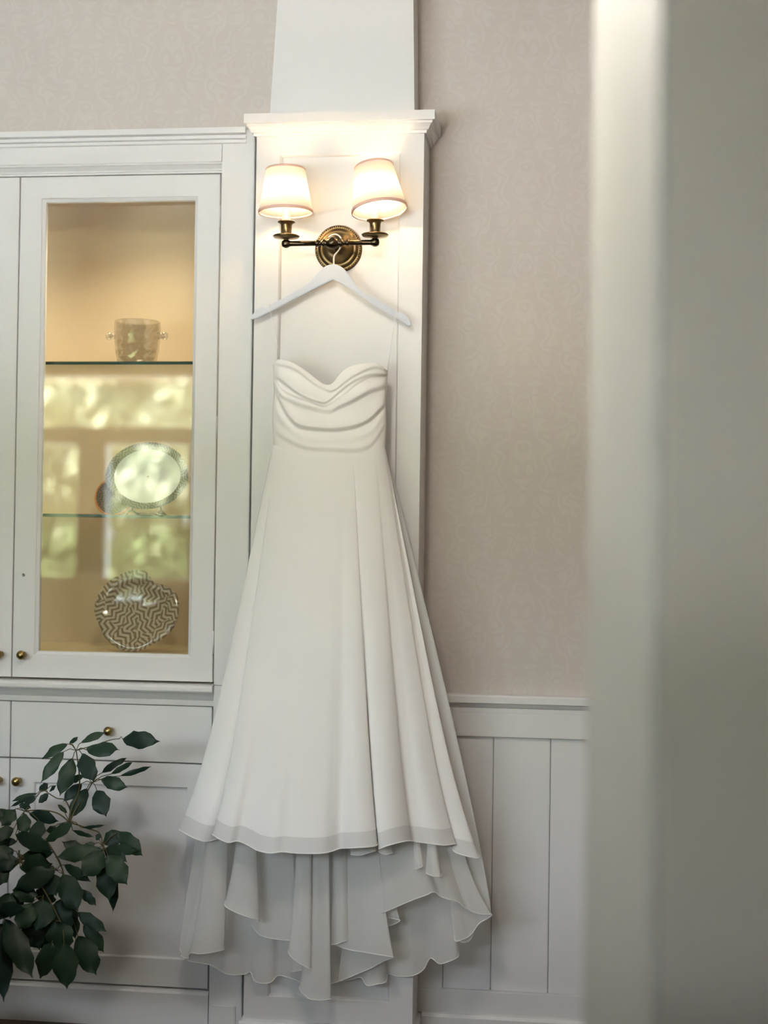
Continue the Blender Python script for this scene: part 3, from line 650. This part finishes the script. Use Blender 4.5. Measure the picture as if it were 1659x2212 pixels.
# skirt: a plan-view fold line at the hem joined to the waist ellipse
WC = 711.0; WHW = 121.5
def yq(Y): return -0.178+(Y+0.185)*0.80
def waist_pt(u, back=False):
    x = WC+WHW*u; y = interp(WAIST, x)-1.0; c = math.sqrt(max(0, 1-min(1, abs(u))**2.3))
    return x, y, (DY+0.033*c if back else DY-0.0535*c)
SK = [  # hem x, hem y, hem depth, waist u
    (425, 1800, -.20, -1.0), (398, 1793, -.225, -1.0), (387, 1792.5, -.26, -.995), (399, 1800, -.295, -.985), (425, 1813, -.325, -.97), (447, 1817.5, -.325, -.955), (472, 1811, -.295, -.945), (468, 1804, -.325, -.94),
    (459, 1802.5, -.37, -.93), (474, 1812.5, -.40, -.86), (494, 1820, -.413, -.76), (514, 1817, -.398, -.66), (538, 1827, -.41, -.55), (556, 1837, -.43, -.45), (583, 1843, -.447, -.32), (610, 1840.5, -.440, -.20), (636, 1843, -.447, -.08), (670, 1844, -.448, .04), (699, 1843, -.440, .13), (717, 1839, -.422, .20),
    (735, 1833, -.405, .25), (755, 1832, -.425, .30), (776, 1831, -.440, .34), (800, 1829, -.428, .385), (815, 1825, -.405, .42), (813, 1812, -.355, .43), (822, 1812, -.345, .44), (818.5, 1833, -.40, .465),
    (834, 1828, -.415, .55), (851, 1823, -.410, .63), (870, 1818.5, -.39, .72), (886, 1816.5, -.36, .80), (894, 1818, -.335, .83), (915, 1820.5, -.33, .88), (940, 1824, -.335, .92), (962, 1826, -.322, .95), (985, 1823, -.29, .98),
    (978, 1832, -.276, .985), (985, 1842, -.282, .99), (1007, 1849, -.284, 1.0), (1035, 1854, -.270, 1.0), (1031, 1840, -.235, .99)]
def flare(t): return 0.86*t+0.14*t**6
def skirt_rows(nodes, nv, tmax, inset=0.0):
    P = catmull(nodes, 7); rows = []; K = 24
    soft = [sum(P[min(max(i+d, 0), len(P)-1)][2]*(1-abs(d)/(K+1)) for d in range(-K, K+1))/(K+1) for i in range(len(P))]
    for j in range(nv+1):
        t = tmax*j/nv; row = []
        for i_, (hx, hy, hY, u) in enumerate(P):
            hY = lerp(soft[i_], hY, 0.10+0.90*t**2.2)
            wx, wy, wY = waist_pt(max(-1, min(1, u)))
            f = flare(t)
            fy = 0.55*t**0.8+0.45*t**1.6
            x = wx+(hx-wx)*f; y = wy+(hy-wy)*t; Y = wY+(yq(hY)-wY)*fy
            x = lerp(x, lerp(WC, 705, t), inset*0.9); Y = Y+inset*0.45
            row.append(at(x, y, Y))
        rows.append(row)
    return rows
sr = skirt_rows(SK, 100, 1.0)
sk = MB().grid(sr[:97], False, True, True).build('skirt', CHIF, dr)
hb2 = MB().grid(sr[96:], False, True, True).build('hem_band', BANDM, dr); hb2['label'] = 'sheer unlined band along the skirt hem'
MB().tube(sr[-1], 0.0017, 6).build('rolled_hem', HEMM, hb2)
lr = skirt_rows(SK[1:37], 56, 0.948, 0.022)
MB().grid(lr, False, True, True).build('lining', LININGM, dr)

# back of the skirt and the layered train
BK = [(388, 2050, -.215), (405, 2074, -.205), (430, 2080, -.195), (458, 2086, -.190), (489, 2104, -.186), (527, 2105, -.186), (541, 2100, -.192), (552, 2121, -.205), (583, 2123, -.205), (600, 2108, -.186), (630, 2114, -.185), (660, 2125, -.186), (700, 2128, -.186), (730, 2121, -.190), (760, 2116, -.188), (780, 2112, -.195), (793, 2129, -.225), (815, 2126, -.23), (833, 2121, -.215), (838, 2104, -.188), (858, 2109, -.188), (891, 2108, -.195), (915, 2094, -.19), (930, 2070, -.19), (949, 2082, -.215), (970, 2077, -.225), (987, 2069, -.225), (991, 2058, -.21), (984, 2030, -.195), (1000, 2036, -.20), (1016, 2030, -.21), (1026, 2008, -.205), (1042, 1992, -.20), (1062, 1976.5, -.20)]
P = catmull(BK, 6); rows = []; nb = len(P)
for j in range(57):
    t = j/56; row = []
    for i, (hx, hy, hY) in enumerate(P):
        u = -1+2*i/(nb-1); wx, wy, wY = waist_pt(u, True)
        f = 1-(1-t)**1.15
        row.append(at(wx+(hx-wx)*f, wy+(hy-wy)*t, wY+(yq(hY)-wY)*(0.35*t+0.65*t*t)))
    rows.append(row)
bs = MB().grid(rows, False, True).build('back_skirt', TRAINM, dr)
MB().tube(rows[-1], 0.0013, 6).build('rolled_hem', HEMM, bs)
SHEETS = [  # (nodes: x at the front hem level, hem x, hem y, depth), flare weight
    ([(425, 391, 2064, -.245), (427, 398, 2069, -.255), (424, 409, 2070, -.265), (421, 408, 2064, -.28), (425, 413, 2058.5, -.295), (436, 430, 2060.5, -.305), (450, 450, 2059, -.305), (466, 470, 2055, -.295), (480, 484, 2050, -.275), (478, 478, 2040, -.25)], 0.75),
    ([(496, 487, 1946, -.30), (497, 486.5, 1957, -.322), (506, 507, 1970, -.335), (524, 538, 1981.5, -.335), (540, 560, 1987, -.315), (541, 552, 1994, -.28)], 0.75),
    ([(536, 543, 1998, -.25), (550, 561, 2019, -.24), (578, 592, 2028, -.25), (610, 628, 2032, -.255), (632, 642, 2034, -.25)], 0.5),
    ([(636, 626, 2046, -.28), (635, 623, 2057, -.31), (642, 632, 2070, -.325), (655, 646, 2080, -.332), (671, 668, 2092.5, -.325), (674, 672, 2093, -.305), (664, 655, 2095, -.28), (648, 629, 2099, -.26), (640, 640, 2088, -.24)], 0.7),
    ([(672, 647, 2132, -.285), (675, 650, 2141, -.30), (683, 662, 2153, -.312), (688, 672, 2159, -.318), (698, 690, 2160.5, -.318), (708, 707, 2159.5, -.318), (715, 715.5, 2157, -.31), (713, 713, 2150, -.28), (705, 700, 2150, -.26)], 0.75),
    ([(717, 715, 2041, -.262), (728, 728, 2039, -.272), (742, 742, 2034, -.276), (752, 753, 2029, -.262), (757, 758, 2008, -.238)], 0.4),
    ([(742, 722, 2040, -.235), (748, 736, 2046, -.25), (762, 760, 2053, -.27), (776, 785, 2057, -.288), (800, 815, 2062, -.30), (824, 846, 2067, -.305), (826, 849, 2069, -.295), (822, 830, 2076, -.27), (806, 805, 2090, -.252), (792, 779, 2101, -.242), (776, 755, 2111, -.228), (762, 730, 2121, -.215)], 0.6),
    ([(795, 786, 1978, -.265), (806, 806, 1975.5, -.28), (820, 831, 1970, -.30), (842, 862, 1957, -.315), (866, 895, 1943, -.325), (890, 920, 1934, -.322), (910, 937, 1927, -.308), (926, 952, 1937, -.29), (948, 970, 1943, -.285), (970, 988, 1947.5, -.27), (988, 1006, 1962, -.25)], 0.5),
    ([(800, 812, 1977, -.245), (812, 836, 1982, -.26), (834, 861, 1987, -.272), (834, 862, 1991, -.268), (822, 848, 1998, -.25), (808, 825, 2004, -.24), (796, 795, 2012, -.232)], 0.6),
    ([(978, 996, 1955, -.242), (992, 1020, 1969, -.244), (1010, 1041, 1975, -.236), (1026, 1063, 1976, -.226), (1026, 1054, 1984, -.218), (1022, 1036, 1994, -.216), (1014, 1026, 2008, -.22), (1006, 1014, 2022, -.228), (998, 1000, 2029, -.24), (986, 983, 2032, -.245), (982, 979, 2004, -.228)], 0.6),
    ([(948, 920, 1886, -.32), (951, 934, 1892, -.338), (955, 944, 1893.5, -.342), (958, 952, 1893.5, -.336), (960, 955, 1888, -.315)], 0.8),
    ([(905, 897, 1877, -.325), (911, 905, 1876, -.335), (918, 914, 1871, -.33)], 0.6),
    ([(760, 757, 1846, -.335), (775, 775, 1848, -.345), (795, 795, 1843, -.345), (808, 812, 1838, -.335)], 0.3),
    ([(820, 818, 1840, -.335), (832, 833, 1846, -.345), (846, 848, 1842, -.335)], 0.3)]
for nodes, fl_ in SHEETS:
    cxm = sum(n[0] for n in nodes)/len(nodes)
    P = catmull(nodes, 7); rows = []
    y0 = 1690.0
    for j in range(33):
        t = j/32; row = []
        y0 = 1690.0 if cxm < 985 else 1800.0
        for tx, hx, hy, hY in P:
            cx0 = sum(n[0] for n in nodes)/len(nodes)
            x0 = 711+(tx-711)*0.90; x0 = lerp(x0, 711+(cx0-711)*0.90, 0.25)
            f = (1-fl_)*t+fl_*t**3.2
            Y0 = -0.235
            row.append(at(lerp(x0, hx, 0.45*t+0.55*f), lerp(y0, hy, t), lerp(Y0+0.35*(yq(hY)+0.235), yq(hY), t)))
        rows.append(row)
    rf = MB().grid(rows, False, True, True).build('train_ruffle', TRAINM, dr)
    MB().tube(rows[-1], 0.0012, 6).build('rolled_hem', HEMM, rf)
# hanging loops
for a, b, sY in (((582, 663), (606, 779), -0.012), ((855.5, 671), (836, 803), -0.004)):
    p0, p1 = at(a[0], a[1], HY), at(b[0], b[1], DY+sY)
    hp = MB(); off = Vector((0, 0.0085, 0)); up = Vector((0, 0, 0.006))
    hp.tube([p1, p0-off*0.9, p0-off*0.6+up, p0+off*0.6+up, p0+off*0.9, p1+Vector((0.0, 0.012, -0.01))], 0.0006, 6)
    hp.build('hanging_loop', HEMM, dr)

# ------------------------------------------------------------------ umbrella plant
PB = Vector((-1.80, -0.56, 0.0))
pp = thing('umbrella_plant', 'tall dark green umbrella plant with drooping glossy leaves before the base cabinet', 'plant', PB)
MB().lathe([(0.0001, 0), (0.125, 0), (0.13, 0.01), (0.165, 0.30), (0.175, 0.31), (0.175, 0.34), (0.160, 0.34), (0.155, 0.31), (0.0001, 0.31)], Matrix.Translation(PB), 40).build('pot', POTM, pp)
MB().lathe([(0.0001, 0.315), (0.154, 0.312)], Matrix.Translation(PB), 30).build('soil', SOIL, pp)
# whorl centres (photo position, depth)
WH = {'a': (164.6, 1621, -.36), 'b': (199, 1691, -.33), 'c': (97, 1708, -.27), 'd': (53, 1752, -.40), 'e': (150, 1774, -.42), 'f': (222, 1828, -.42), 'g': (40, 1850, -.48), 'h': (122, 1880, -.47), 'i': (148, 1962, -.46), 'j': (15, 1965, -.55), 'k': (95, 1935, -.50), 'l': (135, 2000, -.52), 'm': (258, 1596, -.36)}
ORD = [  # whorl, base, tip, width px, depth offset of base and tip, roll
    ('a', (146, 1607), (91, 1639), 22, -.01, -.02, .5), ('a', (137, 1624), (88, 1691), 25, -.03, -.06, .2), ('a', (157, 1638), (129, 1720), 34, -.04, -.08, -.2), ('a', (177, 1629), (203, 1690), 37, -.04, -.08, .15), ('a', (176, 1604), (230, 1581), 18, .03, .06, -.6),
    ('a', (187, 1620), (259, 1620), 34, -.01, -.02, -.5), ('a', (150, 1606), (169, 1592), 9, .02, .05, .6), ('m', (265, 1596), (345, 1601), 36, -.0, -.03, .4),
    ('b', (219, 1670), (274, 1637), 16, .02, .05, -.5), ('b', (240, 1672), (288, 1645), 12, .03, .06, .6), ('b', (260, 1676), (328, 1655), 11, .02, .04, .7), ('b', (219, 1684), (276, 1701), 28, -.01, -.02, .4), ('b', (209, 1707), (229, 1764), 38, -.03, -.06, .1), ('b', (188, 1703), (151, 1768), 30, -.03, -.06, -.2), ('b', (176, 1693), (136, 1732), 24, -.01, -.03, .3), ('b', (180, 1676), (150, 1689), 16, .02, .03, .4),
    ('c', (80, 1714), (23, 1732), 12, 0, .01, .6), ('c', (80, 1719), (23, 1743), 10, -.01, -.01, .7), ('c', (78, 1723), (47, 1744), 12, -.02, -.03, .5), ('c', (104, 1694), (84, 1708), 16, .0, .01, .3), ('c', (104, 1714), (83, 1735), 15, -.01, -.02, -.3), ('c', (121, 1697), (107, 1710), 8, .01, .02, .5),
    ('d', (32, 1748), (3, 1785), 32, -.02, -.05, .3), ('d', (52, 1758), (51, 1803), 30, -.03, -.06, -.1), ('d', (64, 1756), (128, 1774), 26, -.01, -.03, .5), ('d', (84, 1772), (78, 1820), 33, -.03, -.07, .2), ('d', (30, 1790), (-25, 1815), 30, -.04, -.08, .3), ('d', (34, 1802), (115, 1838), 34, -.06, -.10, .2), ('d', (36, 1818), (-12, 1822), 22, -.02, -.03, .5), ('d', (20, 1752), (-30, 1770), 26, -.02, -.05, .3), ('d', (66, 1746), (40, 1738), 14, .02, .04, .5),
    ('e', (158, 1777), (98, 1820), 25, -.02, -.03, .5), ('e', (101, 1796), (124, 1788), 16, .0, .0, .3), ('e', (157, 1794), (203, 1808), 10, .0, -.01, .7), ('e', (176, 1788), (228, 1782), 7, .0, .01, .8), ('e', (125, 1738), (146, 1757), 9, .02, .03, .3),
    ('f', (187, 1846), (134, 1818), 28, .0, -.01, .3), ('f', (205, 1822), (178, 1832), 14, -.02, -.03, .2), ('f', (223, 1822), (266, 1797), 34, .01, .03, -.3), ('f', (255, 1797), (309, 1849), 34, .02, .0, .25), ('f', (226, 1833), (303, 1838), 22, .0, -.02, .4), ('f', (226, 1839), (274, 1862), 34, -.01, -.03, .2), ('f', (232, 1846), (275, 1911), 42, -.03, -.05, -.1), ('f', (226, 1858), (236, 1947), 44, -.01, -.03, .1), ('f', (250, 1884), (244, 1972), 20, .02, .02, .5), ('f', (222, 1836), (118, 1852), 34, -.03, -.06, .3), ('f', (224, 1840), (176, 1894), 46, -.04, -.08, -.1), ('f', (206, 1806), (218, 1810), 14, .0, .0, .3),
    ('g', (44, 1872), (114, 1866), 46, -.02, -.04, .2), ('g', (38, 1856), (-14, 1872), 36, -.02, -.04, .3), ('g', (30, 1838), (-20, 1850), 36, -.01, -.04, .3), ('g', (60, 1852), (118, 1840), 22, .02, .02, .4), ('g', (20, 1880), (-25, 1905), 40, -.03, -.05, .2), ('g', (50, 1850), (92, 1838), 16, .0, .0, .4),
    ('h', (139, 1868), (197, 1905), 22, .0, -.01, .5), ('h', (137, 1888), (169, 1970), 48, -.02, -.04, .1), ('h', (175, 1922), (208, 1956), 20, .0, .0, .4), ('h', (120, 1877), (30, 1920), 42, -.04, -.08, -.2), ('h', (97, 1888), (121, 1935), 46, -.02, -.04, .2), ('h', (105, 1870), (60, 1890), 40, -.02, -.03, .3),
    ('j', (-8, 1964), (58, 1962), 28, -.05, -.09, .3), ('j', (10, 1986), (71, 2114), 48, -.06, -.10, -.2), ('j', (2, 2010), (8, 2165), 44, -.05, -.09, .1), ('j', (-5, 1995), (30, 2080), 50, -.04, -.07, .2), ('j', (22, 1930), (-2, 1990), 46, -.03, -.06, .2),
    ('i', (168, 1971), (231, 2013), 27, .0, .0, .3), ('i', (182, 1994), (225, 2058), 31, .01, .01, .2), ('i', (168, 2022), (208, 2106), 50, -.01, -.02, .1), ('l', (138, 2036), (145, 2136), 52, -.03, -.05, .0), ('l', (112, 2036), (87, 2114), 42, -.02, -.03, .2), ('i', (132, 1942), (128, 2030), 54, -.03, -.05, .1), ('i', (149, 1952), (163, 2030), 30, .0, .0, .2),
    ('k', (92, 1943), (80, 2012), 60, -.03, -.06, .1), ('k', (64, 1910), (42, 1950), 52, -.03, -.05, .2), ('k', (102, 1920), (91, 1956), 46, .0, .0, .2), ('k', (60, 1984), (86, 2052), 50, -.02, -.03, .1), ('k', (90, 1994), (116, 2046), 50, .0, .0, .1), ('k', (33, 1926), (22, 1984), 44, -.01, -.03, .2), ('k', (70, 1950), (40, 2010), 44, -.05, -.08, .1), ('l', (120, 1990), (140, 2060), 56, -.01, -.01, .1), ('l', (110, 1985), (95, 2060), 50, .01, .01, .1)]
def leaf_mesh(b, tip, wid, roll, curl=0.10):
    L = (tip-b); ln = L.length; t = L.normalized()
    view = Vector((0.25, -1, 0.35)).normalized()
    s = t.cross(view).normalized(); n = s.cross(t).normalized()
    s = (Matrix.Rotation(roll, 3, t) @ s); n = (Matrix.Rotation(roll, 3, t) @ n)
    if n.y > 0: n = -n
    prof = [(0.0, 0.02), (0.06, 0.34), (0.16, 0.66), (0.30, 0.92), (0.45, 1.0), (0.60, 0.95), (0.74, 0.78), (0.84, 0.50), (0.90, 0.24), (0.94, 0.10), (1.0, 0.015)]
    rows = []; ph = random.uniform(0, 6)
    for k, (f, w_) in enumerate(prof):
        c = b+L*f+n*(ln*curl*math.sin(PI*f)*0.8)
        hw = wid/2*w_; wav = 0.11*wid*math.sin(f*11+ph)
        rows.append([c-s*hw*(1+0.10*math.sin(f*17+ph))+n*(-0.10*wid*w_+wav), c-s*hw*0.5+n*(-0.01*wid*w_), c+n*(-0.05*wid*w_), c+s*hw*0.5+n*(-0.01*wid*w_), c+s*hw*(1+0.10*math.sin(f*15+2*ph))+n*(-0.10*wid*w_-wav)])
    return MB().grid(rows, False, True)
for k in range(32):                                                 # unseen extra whorls past the left frame edge, added to shade the base cabinet
    hx, hy, hY = random.uniform(-330, -85), random.uniform(1700, 2240), random.uniform(-1.15, -.55)
    WH['x%d' % k] = (hx, hy, hY)
    for q in range(6):
        a_ = 2*PI*q/6+k; dx, dy = math.cos(a_), 0.55+0.45*math.sin(a_)
        ORD.append(('x%d' % k, (hx+dx*18, hy+dy*14), (hx+dx*100, hy+dy*95+10), 74, -0.02*math.sin(a_), -0.06*math.sin(a_), 0.2))
stems = MB()
for wk, b, tp, wd, db, dt, rl in ORD:
    hx, hy, hY = WH[wk]; Yb, Yt = hY+db, hY+dt
    pb, pt2 = at(b[0], b[1], Yb), at(tp[0], tp[1], Yt)
    wm_ = wd*(Yb-EYE.y)/FPX
    leaf_mesh(pb, pt2, wm_*1.08, rl*0.5).build('leaf', LEAF, pp)
    h0 = at(hx, hy, hY); md = (h0+pb)/2+Vector((0, 0, 0.006))
    stems.tube([h0, md, pb, lerp(pb, pt2, 0.06)], 0.0011, 5)
stems.build('leaf_stalks', STEM, pp)['kind'] = 'stuff'
def wp(k): return at(*WH[k])
def branch(pts, r0, r1, name='branch'):
    P = catmull([tuple(p) for p in pts], 5); n = len(P)
    MB().tube(P, [lerp(r0, r1, i/(n-1)) for i in range(n)], 8).build(name, STEM, pp)
j0 = at(42, 1858, -.47); j1 = at(150, 1776, -.41); jm = at(100, 1815, -.44)
branch([PB+Vector((0.02, 0, 0.31)), at(-60, 1935, -.53), at(-5, 1900, -.50), j0, jm, j1], 0.009, 0.004, 'stem')
branch([j1, at(153, 1750, -.40), at(172, 1700, -.37), wp('a')], 0.0026, 0.0016)
branch([j1, at(165, 1745, -.39), at(185, 1715, -.35), wp('b')], 0.0024, 0.0016)
branch([j1, at(152, 1752, -.36), at(140, 1728, -.31), at(122, 1724, -.28), wp('c')], 0.002, 0.0013)
branch([j1, at(125, 1757, -.41), at(90, 1750, -.41), wp('d')], 0.002, 0.0015)
branch([j1, wp('e')], 0.002, 0.0015)
branch([j1, at(185, 1788, -.41), at(215, 1800, -.41), wp('f')], 0.002, 0.0015)
branch([wp('a'), at(210, 1608, -.36), at(240, 1598, -.36), wp('m')], 0.0014, 0.001)
for k in range(32):
    e_ = wp('x%d' % k); branch([PB+Vector((0, 0, 0.31)), lerp(PB+Vector((0, 0, 0.31)), e_, 0.6)+Vector((0, 0, 0.05)), e_], 0.004, 0.0016)
for k in ('g', 'h', 'k'): branch([j0, lerp(j0, wp(k), 0.5)+Vector((0, 0, 0.02)), wp(k)], 0.0026, 0.0016)
branch([jm, lerp(jm, wp('i'), 0.5)+Vector((0.02, -0.02, 0.02)), wp('i')], 0.0026, 0.0016)
branch([j0, lerp(j0, wp('l'), 0.5)+Vector((0.01, -0.02, 0.02)), wp('l')], 0.0026, 0.0016)
branch([at(-5, 1900, -.50), lerp(at(-5, 1900, -.50), wp('j'), 0.5)+Vector((-0.02, -0.02, 0.02)), wp('j')], 0.0026, 0.0016)

# ------------------------------------------------------------------ garden outside (seen only as a reflection in the cabinet glass)
LAWN = principled('lawn', (0.16, 0.18, 0.07), 0.9, noise=(3, 0.3))
STONE = principled('bounce_terrace_stone', (0.58, 0.56, 0.58), 0.8, noise=(2, 0.15))
FOL = leaf_material('garden_foliage', (0.24, 0.26, 0.16), (0.52, 0.52, 0.38), 0.6)
BARK = principled('bark', (0.20, 0.15, 0.11), 0.9)
struct('ground', MB().box(-60, 60, -80, FRONT_Y-0.14, -0.25, -0.15), LAWN, 'sunlit lawn outside the garden doors')
struct('terrace', MB().box(-14, 12, -13.5, FRONT_Y-0.14, -0.15, -0.12, 0.004), STONE, 'unseen pale stone terrace added outside the garden doors to bounce daylight in')  # added as a neutral reflector that bounces daylight into the room
def tree(x, y, r, h, label, crown0=0.3, n=1500):
    t = thing('garden_tree', label, 'tree', (x, y, -0.15), None)
    MB().tube([(x, y, -0.15), (x+0.05, y, h*0.4), (x-0.05, y+0.05, h*0.8)], [0.16, 0.12, 0.05], 8).build('trunk', BARK, t)
    m = MB()
    for k in range(n):
        a = random.uniform(0, 2*PI); ph = math.acos(random.uniform(-1, 1)); rr = r*random.uniform(0.55, 1.0)*(1+0.25*math.sin(3*a)*math.sin(4*ph))
        c = Vector((x+rr*math.sin(ph)*math.cos(a), y+rr*math.sin(ph)*math.sin(a), h*(0.5+crown0/2)+0.5*h*(1-crown0)*math.cos(ph)*random.uniform(0.6, 1)))
        u_ = Vector((random.gauss(0, 1), random.gauss(0, 1), random.gauss(0, 1))).normalized(); v_ = u_.orthogonal().normalized(); s_ = r*random.uniform(0.06, 0.12)
        m.add([c-u_*s_*1.6, c+v_*s_*0.7, c+u_*s_*1.6, c-v_*s_*0.7], [(0, 1, 2, 3)])
    m.build('crown', FOL, t)
for i, (x, y, r, h, l) in enumerate([(-12.6, -20.0, 1.5, 4.2, 'tree at the far left of the lawn'), (-9.2, -18.0, 1.5, 3.9, 'tree left of the white garden table'), (-5.9, -19.5, 1.4, 4.4, 'garden tree behind the white garden table'), (-2.4, -18.6, 1.5, 3.7, 'garden tree straight behind the camera'), (1.6, -20.5, 1.5, 4.3, 'tree at the far right of the lawn')]):
    tree(x, y, r, h, l, 0.05)
for i, (x, y, r, h, l) in enumerate([(-15.5, -27.0, 2.6, 6.6, 'large far tree behind the leftmost tree'), (-10.0, -26.0, 2.4, 6.0, 'large far tree behind the white table'), (-4.4, -27.0, 2.5, 6.8, 'large far tree behind the middle of the lawn'), (0.8, -27.5, 2.4, 6.2, 'large far tree behind the rightmost tree')]):
    tree(x, y, r, h, l, 0.0, 1900)
hd = MB()
for k in range(5200):
    c = Vector((random.uniform(-16, 8), -14.6+random.uniform(-0.5, 0.5), random.uniform(-0.15, 1.3+0.12*math.sin(k))))
    u_ = Vector((random.gauss(0, 1), random.gauss(0, 1), random.gauss(0, 1))).normalized(); v_ = u_.orthogonal().normalized(); s_ = random.uniform(0.07, 0.13)
    hd.add([c-u_*s_*1.6, c+v_*s_, c+u_*s_*1.6, c-v_*s_], [(0, 1, 2, 3)])
HEDGE = leaf_material('hedge_leaf', (0.06, 0.09, 0.03), (0.15, 0.18, 0.08), 0.6)
tag(hd.build('hedge', HEDGE), 'long clipped green hedge beyond the terrace', 'hedge', None, 'stuff')
gt = thing('garden_table', 'white garden table on the lawn outside the doors', 'table', (-4.6, -9.0, -0.15))
WHITE = principled('white_garden_paint', (0.8, 0.76, 0.74), 0.5)
MB().box(-5.0, -4.25, -9.5, -8.7, 0.70, 0.76, 0.01).build('tabletop', WHITE, gt)
for x in (-4.95, -4.3):
    for y in (-9.45, -8.75): MB().box(x-0.03, x+0.03, y-0.03, y+0.03, -0.15, 0.70, 0.004).build('leg', WHITE, gt)
